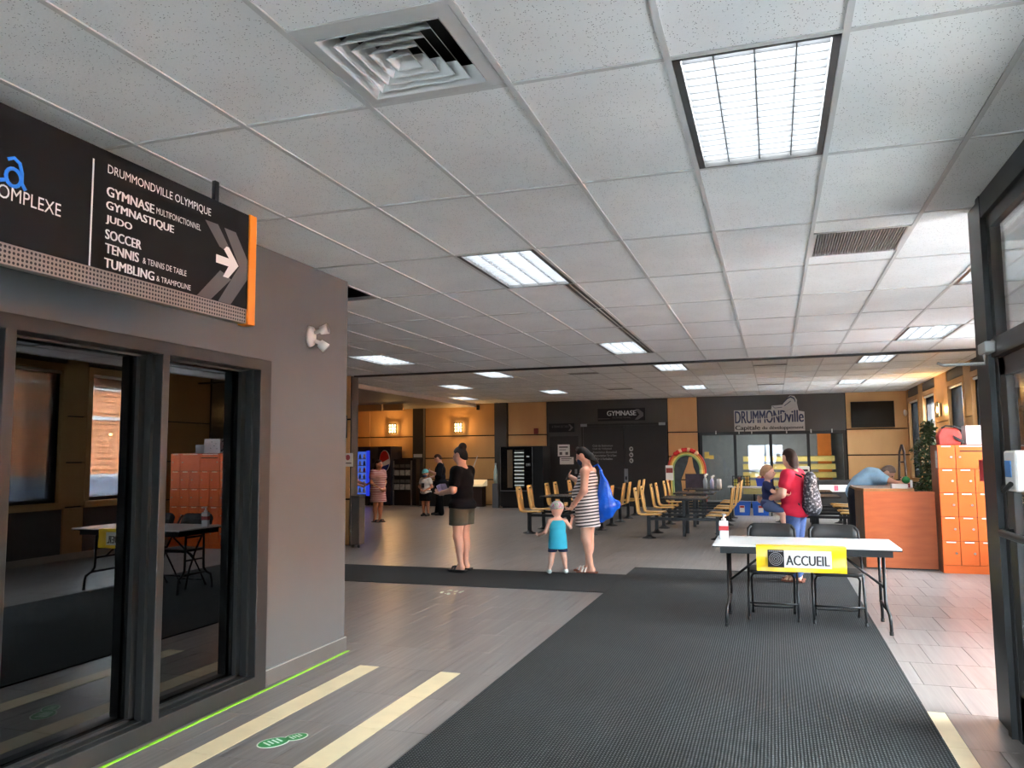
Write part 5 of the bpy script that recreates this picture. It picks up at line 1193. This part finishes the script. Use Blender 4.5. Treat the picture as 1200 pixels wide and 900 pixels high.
def legs_cloth(P, m, wd, leg, frac, inf=0.012, top=None, name='trousers', h=0.011):
    t, J, hp, rot, H = P; S = Sdf(0.015*H); S.ell(J['pel'], v3((0.102*wd+inf, 0.080*wd+inf, 0.074))*H, pose_rot(J)); S.ell(J['waist']*0.35+J['pel']*0.65, v3((0.088*wd+inf, 0.07*wd+inf, 0.05))*H)
    for s in 'LR':
        hj, k, a = J['h'+s], J['k'+s], J['a'+s]
        if frac <= 1: e = hj+(k-hj)*frac; S.cone(hj, e, (0.063*leg+inf)*H, (0.063*leg*(1-frac)+0.040*leg*frac+inf*1.8)*H)
        else: S.cone(hj, k, (0.063*leg+inf)*H, (0.040*leg+inf)*H); S.cone(k, k+(a-k)*min(1, frac-1), (0.040*leg+inf)*H, (0.034+inf)*H)
    if frac <= 1: z = min((J['hL']+(J['kL']-J['hL'])*frac)[2], (J['hR']+(J['kR']-J['hR'])*frac)[2]); S.cut((0, 0, z), (0, 0, -1))
    if top is not None: S.cut((0, 0, top*H), (0, 0, 1))
    return sdf_obj(name, S, m, t, h)
def shoes(P, m, kind='shoe', sole=None):
    t, J, hp, rot, H = P
    for s in 'LR':
        a = J['a'+s]; S = Sdf(0.01*H)
        if kind == 'shoe':
            S.cone(a+v3((0, -0.012, -0.018))*H, a+v3((0, 0.085, -0.024))*H, 0.031*H, 0.024*H); S.cone(a+v3((0, 0.01, 0.0))*H, a+v3((0, 0.03, -0.01))*H, 0.03*H, 0.028*H); S.cut((0, 0, 0.004), (0, 0, -1))
            sdf_obj('shoe', S, m, t, 0.008)
        else:
            b = MB().prism([(a[0]+x*H, a[1]+y*H, 0.002) for x, y in [(-0.026, -0.05), (0.026, -0.05), (0.030, 0.03), (0.034, 0.09), (0.015, 0.118), (-0.018, 0.118), (-0.033, 0.09), (-0.028, 0.03)]], (0, 0, 0.012*H)).build('sandal_sole', sole or m, t)
            for q in (0.045, 0.07): MB().tube([(a[0]-0.033*H, a[1]+q*H, 0.012*H), (a[0]-0.016*H, a[1]+(q-0.004)*H, 0.042*H-q*0.08*H), (a[0]+0.016*H, a[1]+(q-0.004)*H, 0.042*H-q*0.08*H), (a[0]+0.033*H, a[1]+q*H, 0.012*H)], 0.0085*H, 6).build('strap', m, b)
def hair_cap(P, m, back=0.0, low=-0.35, h=0.009, name='hair'):
    t, J, hp, rot, H = P; hr = J['hr']; S = Sdf(0.01*H)
    S.ell(hp(0, -0.10, 0.16), hr*np.array([1.12, 1.06, 1.0]), rot); S.ell(hp(0, -0.35, -0.15), hr*np.array([1.05, 0.85, 0.9]), rot)
    fr = hp(0, 0.48, 0.45); n1 = R3(rot, (0, 0.75, -0.66)); S.cut(fr, n1)
    S.cut(hp(0, 0, low-0.4), R3(rot, (0, 0, -1)))
    return S
def R3(rot, v): return np.array(rot)@np.array(v, float)
def stripes(name, c1, c2, sc, c3=None, axis='Z', duty=0.5, tilt=0.0):
    def f(N, K, tc, b):
        sp = N.new('ShaderNodeSeparateXYZ'); K.new(tc.outputs['Object'], sp.inputs[0])
        z = sp.outputs[axis]
        if tilt: z = math_n(N, K, 'ADD', z, math_n(N, K, 'MULTIPLY', sp.outputs['Y'], tilt))
        fr = math_n(N, K, 'FRACT', math_n(N, K, 'MULTIPLY', z, sc)); st = math_n(N, K, 'GREATER_THAN', fr, duty)
        c = mixc(N, K, st, c1, c2)
        return mixc(N, K, 1.0, c, ramp(N, K, noise(N, K, tc.outputs['Object'], 7, 2), [(0.3, (0.92, 0.92, 0.92, 1)), (0.7, (1, 1, 1, 1))]), 'MULTIPLY')
    return ramp_mat(name, f, 0.8)
def phone(P, side, dirv, m=BLACKP, name='phone'):
    t, J, hp, rot, H = P; w_ = J['w'+side]; d = (w_-J['e'+side]); d = d/np.linalg.norm(d); c = Vector(w_+d*0.06*H); u = Vector(dirv).normalized(); s = u.orthogonal().normalized(); n = u.cross(s)
    return c, u, s, n
def held_box(name, label, cat, P, c, u, w_, l, th, m, group=None):
    """small thing held in a hand: top-level, placed in world through the person's matrix"""
    t = P[0]; Rz = Matrix.Rotation(t.rotation_euler.z, 3, 'Z'); cw = Rz@Vector(c)+t.location; u = (Rz@Vector(u)).normalized(); s = Rz@Vector((1, 0, 0)); s = (s-u*s.dot(u)).normalized(); n = u.cross(s)
    mb = MB(); mb.prism([tuple(cw+s*a+u*b-n*th/2) for a, b in rrect(-w_/2, -l/2, w_/2, l/2, min(w_, l)*0.15, 3)], n*th)
    return tag(mb.build(name, m), label, cat, group)

# ---- woman in black shirt, back to us, holding a lilac packet
P = make_person('person', 'woman in black shirt and olive shorts standing on the runner mat', (-4.0, 10.05, 0.02), math.radians(80), 1.63, ADULT,
    dict(eL=(-0.15, -0.005, 0.655), wL=(-0.095, 0.125, 0.63), eR=(0.12, 0.02, 0.65), wR=(0.05, 0.14, 0.635), aL=(-0.06, -0.025, 0.042), aR=(0.06, 0.0, 0.042)), wd=1.05, arm=1.12, leg=1.03, look=(5, 14), curl=0.7)
BLKT = mat('black_cotton', L(14, 14, 16), 0.9, var=0.15, scale=8, bump=0.3, bscale=14, spec=0.15); OLIVE = mat('olive_cotton', L(78, 76, 62), 0.85, var=0.12, scale=8, bump=0.3, bscale=18)
tee(P, BLKT, 1.07, 1.12, 0.62, 0.50, 0.016); legs_cloth(P, OLIVE, 1.05, 1.02, 0.60, 0.014, 0.56, 'shorts')
S = hair_cap(P, HAIRB); hp = P[2]; S.ell(hp(0, -0.75, 1.0), v3((0.034, 0.034, 0.034))*1.63); sdf_obj('hair', S, HAIRB, P[0], 0.009)
shoes(P, BLACKP, 'sandal'); c, u, s, n = phone(P, 'L', (0, 0.5, 0.8))
held_box('tissue_packet', 'lilac packet held by the woman in black', 'packet', P, (-0.02, 0.30, 1.07), (0, 0.4, 0.9), 0.16, 0.13, 0.06, mat('lilac_wrap', L(196, 180, 222), 0.4, var=0.25, scale=20, bump=0.5, bscale=20))

# ---- woman in striped dress with phone and blue bag
P = make_person('person', 'pregnant woman in black and white striped dress looking at her phone', (-2.36, 10.42, 0.0), math.radians(88), 1.64, ADULT,
    dict(eL=(-0.135, -0.005, 0.655), wL=(-0.11, 0.085, 0.545), eR=(0.13, 0.02, 0.66), wR=(0.09, 0.13, 0.735), aL=(-0.05, -0.03, 0.042), aR=(0.05, 0.02, 0.042), head=(0, 0.035, 0.925)), wd=1.05, arm=1.1, leg=1.0, sk=SK1, look=(0, 24), belly=1.05)
DR = stripes('dress_stripe', L(226, 222, 218), L(58, 54, 58), 24.0, duty=0.56, tilt=0.12)
t, J, hp, rot, H = P
S = Sdf(0.03*H); torso_shape(S, J, H, 1.08, 0.011); S.p = [p for p in S.p if not (p[0] == 'c')]
S.ell(J['waist']+v3((0, 0.052, 0.0))*H, v3((0.08, 0.07, 0.09))*H*1.05+0.008); S.cone((0, 0.0, 0.53*H), (0, 0.005, 0.33*H), 0.119*H, 0.114*H, 0.86)
S.cone((-0.072*H, -0.002*H, 0.79*H), (-0.06*H, 0.01*H, 0.72*H), 0.022*H, 0.03*H); S.cone((0.072*H, -0.002*H, 0.79*H), (0.06*H, 0.01*H, 0.72*H), 0.022*H, 0.03*H); S.cut((0, 0, 0.365*H), (0, 0, -1)); S.minus((0, 0.04*H, 0.83*H), v3((0.06, 0.07, 0.07))*H)
sdf_obj('dress', S, DR, t, 0.011)
S = hair_cap(P, HAIRB, low=-9); S.ell(hp(0, -0.75, -1.0), v3((0.045, 0.035, 0.075))*H); S.cone(hp(0, -0.95, -1.2), hp(0.1, -1.5, -3.6), 0.045*H, 0.02*H); sdf_obj('hair', S, HAIRB, t, 0.009)
MSK = mat('navy_mask', L(52, 62, 92), 0.8); S = Sdf(0.01); S.ell(hp(0, 0.42, -0.45), J['hr']*np.array([0.86, 0.72, 0.62]), rot); S.cut(hp(0, 0.1, 0), R3(rot, (0, -1, 0))); sdf_obj('face_mask', S, MSK, t, 0.008)
MB().tube([tuple(hp(0.9*math.cos(a), 0.35, 0.95+0.0*math.sin(a)) + v3((0, 0.0, 0.012*math.sin(a)*3))) for a in [PI*i/8 for i in range(9)]], 0.012, 6).build('sunglasses', BLACKP, t)
shoes(P, mat('white_strap', L(225, 215, 205), 0.6), 'sandal', mat('brown_sole', L(120, 66, 48), 0.7))
held_box('smartphone', 'dark phone held by the woman in the striped dress', 'phone', P, (0.12, 0.30, 1.27), (0, -0.35, 0.6), 0.075, 0.15, 0.010, BLACKP)
MB().tube([tuple(J['wL']+v3((0.029*math.cos(a), 0.0, 0.029*math.sin(a)))) for a in [2*PI*i/12 for i in range(12)]], 0.008, 6, closed=True).build('wrist_watch', BLACKP, t)
bag = thing('blue_bag', 'large shiny blue plastic bag carried behind the woman in stripes', 'bag', (-2.06, 10.42, 0.70))
S = Sdf(0.05); S.cone((-0.13, 0.0, 0.66), (-0.10, 0, 0.5), 0.035, 0.08, 0.8); S.cone((-0.10, 0, 0.5), (-0.06, 0, 0.17), 0.08, 0.155, 0.75); S.cone((-0.06, 0, 0.18), (0.10, 0, 0.20), 0.14, 0.07, 0.7); S.cone((-0.08, 0, 0.10), (-0.15, 0, 0.0), 0.13, 0.06, 0.7)
BB = mat('shiny_blue_plastic', L(20, 92, 215), 0.22, var=0.12, scale=6, bump=0.9, bscale=9)
vs, fs = S.mesh(0.014)
rng = np.random.RandomState(1); W = [(rng.uniform(8, 26, 3), rng.uniform(0, 6), rng.uniform(0.002, 0.005)) for _ in range(7)]
vs = [tuple(np.array(v)+np.array([1, 0.6, 0.5])*sum(a*math.sin(k@np.array(v)+ph) for k, ph, a in W)) for v in vs]
bag.scale = (0.82, 0.9, 0.93); MB().add((vs, fs)).build('sack', BB, bag, True); MB().tube([(-0.13, 0, 0.66), (-0.20, 0.02, 0.76), (-0.30, 0.02, 0.72)], [0.02, 0.014, 0.012], 6).build('handle', BB, bag, True)

# ---- toddler holding her hand
P = make_person('person', 'toddler in turquoise tank top and patterned cap on the runner mat', (-2.70, 10.12, 0.012), math.radians(28), 0.93, TOD,
    dict(eR=(0.185, 0.02, 0.63), wR=(0.23, 0.10, 0.72), eL=(-0.17, 0.02, 0.57), wL=(-0.22, 0.14, 0.53), aL=(-0.12, 0.02, 0.05), aR=(0.11, 0.0, 0.05), kL=(-0.085, 0.02, 0.23), kR=(0.085, 0.0, 0.23)), sk=SK3, look=(25, 14), h=0.009)
t, J, hp, rot, H = P
TURQ = mat('turquoise_cotton', L(52, 178, 208), 0.85, var=0.06, scale=9, bump=0.2, bscale=18)
S = Sdf(0.03*H); torso_shape(S, J, H, 1.0, 0.014); S.p = [p for p in S.p if p[0] != 'c']
for s in (-1, 1): S.cone((0.075*s*H, 0, 0.73*H), (0.06*s*H, 0, 0.62*H), 0.028*H, 0.05*H)
S.cone((0, 0, 0.5*H), (0, 0, 0.36*H), 0.125*H, 0.135*H, 0.9); S.cut((0, 0, 0.345*H), (0, 0, -1)); S.minus((0, 0.02*H, 0.775*H), v3((0.06, 0.07, 0.05))*H); sdf_obj('tank_top', S, TURQ, t, 0.009)
legs_cloth(P, mat('navy_cotton', L(36, 44, 74), 0.85), 0.95, 0.95, 0.62, 0.010, None, 'shorts', 0.009)
def capm(N, K, tc, b): return ramp(N, K, noise(N, K, tc.outputs['Object'], 26, 1), [(0.35, L(176, 120, 150)), (0.45, L(196, 190, 190)), (0.55, L(120, 170, 130)), (0.65, L(190, 180, 190))])
S = Sdf(0.012); S.ell(hp(0, -0.08, 0.22), J['hr']*np.array([1.12, 1.08, 1.0]), rot); S.cut(hp(0, 0, -0.05), R3(rot, (0, 0.12, -1))); S.ell(hp(0, 1.15, 0.1), J['hr']*np.array([0.75, 0.55, 0.12]), rot); sdf_obj('cap', S, ramp_mat('patterned_cap', capm, 0.8), t, 0.008)
shoes(P, mat('pale_shoe', L(206, 214, 208), 0.6), 'shoe')

# ---- woman in red carrying a child, with backpack
P = make_person('person', 'woman in red top and jeans carrying a small child', (0.20, 10.28, 0.012), math.radians(66), 1.57, ADULT,
    dict(eL=(-0.16, 0.02, 0.66), wL=(-0.11, 0.16, 0.615), eR=(0.13, 0.06, 0.66), wR=(0.0, 0.20, 0.60), aL=(-0.055, -0.03, 0.042), aR=(0.06, 0.01, 0.042)), wd=1.05, arm=1.1, leg=1.05, look=(-25, 5))
t, J, hp, rot, H = P
REDC = mat('red_cotton', L(206, 28, 62), 0.85, var=0.08, scale=8, bump=0.3, bscale=14); JEAN = mat('denim', L(56, 84, 136), 0.85, var=0.2, scale=20, bump=0.2, bscale=40)
tee(P, REDC, 1.07, 1.1, 0.5, 0.485, 0.016); legs_cloth(P, JEAN, 1.03, 1.05, 1.9, 0.010, 0.56)
S = hair_cap(P, HAIRBR, low=-9); S.ell(hp(0, -0.75, -0.8), v3((0.056, 0.036, 0.09))*H); S.ell(hp(0.05, -0.95, -1.9), v3((0.05, 0.028, 0.075))*H); sdf_obj('hair', S, HAIRBR, t, 0.009)
shoes(P, mat('tan_strap', L(190, 150, 120), 0.7), 'sandal', mat('brown_sole', L(120, 66, 48), 0.7))
bp = thing('backpack', 'dark patterned backpack on the back of the woman in red', 'backpack', (0.40, 10.20, 0.80), math.radians(66))
def bpm(N, K, tc, b): return ramp(N, K, noise(N, K, tc.outputs['Object'], 38, 2), [(0.4, L(34, 34, 40)), (0.56, L(60, 60, 66)), (0.62, L(150, 150, 152))])
S = Sdf(0.05); S.cone((-0.02, 0, 0.12), (0.0, 0, 0.42), 0.125, 0.095, 0.72); S.cone((0.02, -0.05, 0.10), (0.02, -0.05, 0.22), 0.10, 0.08, 0.6); sdf_obj('pack', S, ramp_mat('backpack_print', bpm, 0.7), bp, 0.013)
for x in (-0.09, 0.07): MB().tube([(x, 0.06, 0.45), (x*1.1, 0.17, 0.50), (x*1.2, 0.20, 0.35), (x*1.1, 0.10, 0.1)], 0.014, 6).build('strap', BLACKP, bp)
# carried child
P = make_person('person', 'small fair haired child in navy shirt carried on her arm', (-0.09, 10.24, 0.56), math.radians(-100), 0.84, TOD,
    dict(hL=(-0.06, 0.02, 0.40), hR=(0.06, 0.02, 0.40), kL=(-0.12, 0.20, 0.30), kR=(0.12, 0.22, 0.30), aL=(-0.13, 0.20, 0.08), aR=(0.13, 0.24, 0.08), eR=(0.16, 0.10, 0.62), wR=(0.12, 0.26, 0.58), eL=(-0.15, 0.08, 0.60), wL=(-0.13, 0.22, 0.62)), sk=SK3, look=(0, 5), h=0.009)
t, J, hp, rot, H = P
NAV = mat('navy_shirt', L(34, 42, 84), 0.85, var=0.1)
tee(P, NAV, 1.0, 1.0, 0.6, 0.36, 0.014, h=0.009); legs_cloth(P, mat('grey_blue_shorts', L(70, 84, 120), 0.85), 1.05, 1.1, 0.75, 0.014, None, 'shorts', 0.009)
S = hair_cap(P, HAIRF, low=-0.2); sdf_obj('hair', S, HAIRF, t, 0.008)
for s in 'LR':
    a = J['a'+s]; S = Sdf(0.01); S.cone(a+v3((0, -0.012, -0.018))*H, a+v3((0, 0.085, -0.024))*H, 0.034*H, 0.028*H); S.cone(a, a+v3((0, 0.02, -0.01))*H, 0.032*H, 0.03*H); sdf_obj('shoe', S, mat('dark_trainer', L(44, 48, 60), 0.6), t, 0.008)

# ---- person bent over the desk
P = make_person('person', 'person in light blue shirt bending over the orange desk', (1.16, 13.30, 0.0), math.radians(-90), 1.66, ADULT,
    dict(pel=(0, 0.0, 0.57), waist=(0, 0.06, 0.64), chest=(0, 0.14, 0.70), neck=(0, 0.225, 0.72), head=(0, 0.285, 0.738), sL=(-0.09, 0.195, 0.70), sR=(0.09, 0.195, 0.70), hL=(-0.05, 0, 0.535), hR=(0.05, 0, 0.535),
         eL=(-0.12, 0.27, 0.63), wL=(-0.06, 0.35, 0.645), eR=(0.13, 0.27, 0.675), wR=(0.11, 0.36, 0.65), kL=(-0.054, 0.0, 0.285), kR=(0.054, 0.0, 0.285)), wd=0.85, sk=SK1, look=(-20, 45))
t, J, hp, rot, H = P
LB = mat('light_blue_cotton', L(168, 208, 238), 0.85, var=0.12, scale=10, bump=0.4, bscale=14)
tee(P, LB, 0.85, 1.05, 0.7, None, 0.012); legs_cloth(P, mat('dark_trousers', L(30, 32, 42), 0.85), 0.88, 0.95, 2.0, 0.010)
S = hair_cap(P, HAIRBR, low=-0.3); sdf_obj('hair', S, mat('hair_mousy', L(110, 90, 78), 0.5, var=0.2, scale=30), t, 0.009); shoes(P, BLACKP)

# ---- far group
P = make_person('person', 'girl in red and white striped dress near the drink machines', (-9.0, 17.2, 0.0), math.radians(-112), 1.46, ADULT,
    dict(eL=(-0.145, 0.0, 0.64), wL=(-0.04, 0.10, 0.535), eR=(0.145, 0.0, 0.64), wR=(0.03, 0.105, 0.53), hr=(0.05, 0.06, 0.07)), wd=1.08, arm=1.1, leg=1.05, sk=SK2, look=(12, 0), h=0.013)
t, J, hp, rot, H = P
DR2 = stripes('red_stripe_dress', L(150, 48, 54), L(208, 186, 180), 26.0, duty=0.5)
S = Sdf(0.03*H); torso_shape(S, J, H, 1.2, 0.02); S.cone((0, 0.01, 0.6*H), (0, 0.015, 0.30*H), 0.115*H, 0.15*H, 0.8); S.cut((0, 0, 0.325*H), (0, 0, -1))
for s in 'LR': S.cone(J['s'+s], J['s'+s]+(J['e'+s]-J['s'+s])*0.45, 0.05*H, 0.052*H)
sdf_obj('dress', S, DR2, t, 0.013); S = hair_cap(P, HAIRBR, low=-9); S.ell(hp(0, -0.9, -1.0), v3((0.045, 0.035, 0.08))*H); sdf_obj('hair', S, HAIRBR, t, 0.011); shoes(P, BLACKP, 'sandal')
P = make_person('person', 'child in white shirt and turquoise cap beside the person in dark clothes', (-8.66, 19.2, 0.0), math.radians(172), 1.22, KID,
    dict(eL=(-0.16, 0.0, 0.62), wL=(-0.05, 0.10, 0.55), eR=(0.16, 0.0, 0.62), wR=(0.05, 0.10, 0.56)), wd=1.0, sk=SK2, look=(0, 10), h=0.013)
t, J, hp, rot, H = P
WSH = mat('white_cotton', L(214, 208, 200), 0.85, var=0.05); tee(P, WSH, 1.05, 1.1, 0.4, 0.47, 0.018, h=0.013); B(-0.02*H, 0.088*H, 0.60*H, 0.05*H, 0.094*H, 0.70*H).build('shirt_print', mat('dark_print', L(60, 52, 50), 0.8, var=0.4, scale=30), t)
legs_cloth(P, BLKT, 1.1, 1.1, 0.7, 0.018, None, 'shorts', 0.013)
S = hair_cap(P, HAIRBR, low=-0.5); sdf_obj('hair', S, HAIRBR, t, 0.011)
S = Sdf(0.012); S.ell(hp(0, -0.06, 0.25), J['hr']*np.array([1.16, 1.12, 1.0]), rot); S.cut(hp(0, 0, 0.15), R3(rot, (0, 0.1, -1))); S.ell(hp(0, 1.1, 0.28), J['hr']*np.array([0.8, 0.5, 0.12]), rot); sdf_obj('cap', S, mat('turquoise_cap', L(96, 176, 178), 0.7), t, 0.011)
S = Sdf(0.01); S.ell(hp(0, 0.40, -0.5), J['hr']*np.array([0.84, 0.72, 0.5]), rot); S.cut(hp(0, 0.1, 0), R3(rot, (0, -1, 0))); sdf_obj('face_mask', S, MSK, t, 0.01); shoes(P, BLACKP)
P = make_person('person', 'person in dark clothes with head bowed over a phone by the far wall', (-8.40, 19.55, 0.0), math.radians(108), 1.62, ADULT,
    dict(eL=(-0.14, 0.01, 0.655), wL=(-0.06, 0.13, 0.70), eR=(0.14, 0.01, 0.655), wR=(0.03, 0.12, 0.62), head=(0, 0.04, 0.918), aL=(-0.05, -0.02, 0.042), aR=(0.05, 0.05, 0.042)), sk=SK1, look=(0, 32), h=0.013)
t, J, hp, rot, H = P
DKB = mat('dark_blue_cotton', L(20, 21, 27), 0.9, var=0.15, spec=0.15); tee(P, DKB, 1.08, 1.15, 1.0, 0.49, 0.018, h=0.013); legs_cloth(P, BLKT, 1.0, 1.05, 2.0, 0.014, h=0.013)
S = hair_cap(P, HAIRB, low=-0.3); sdf_obj('hair', S, HAIRBR, t, 0.011); shoes(P, BLACKP)
held_box('smartphone', 'dark phone held by the person in dark clothes', 'phone', P, (-0.06, 0.30, 1.20), (0, -0.3, 0.6), 0.075, 0.15, 0.010, BLACKP)
P = make_person('person', 'person in pale grey top mostly hidden behind the cream wall end', (-9.55, 16.9, 0.0), math.radians(-80), 1.45, ADULT,
    dict(eL=(-0.14, 0.06, 0.66), wL=(-0.10, 0.19, 0.62), eR=(0.14, 0.06, 0.66), wR=(0.08, 0.19, 0.60)), sk=SK1, h=0.014)
t, J, hp, rot, H = P
tee(P, mat('pale_grey_cotton', L(150, 150, 152), 0.85), 1.1, 1.1, 0.5, 0.49, 0.016, h=0.014); legs_cloth(P, DKB, 1.05, 1.05, 2.0, 0.012, h=0.014); S = hair_cap(P, HAIRBR); sdf_obj('hair', S, HAIRBR, t, 0.011); shoes(P, BLACKP)
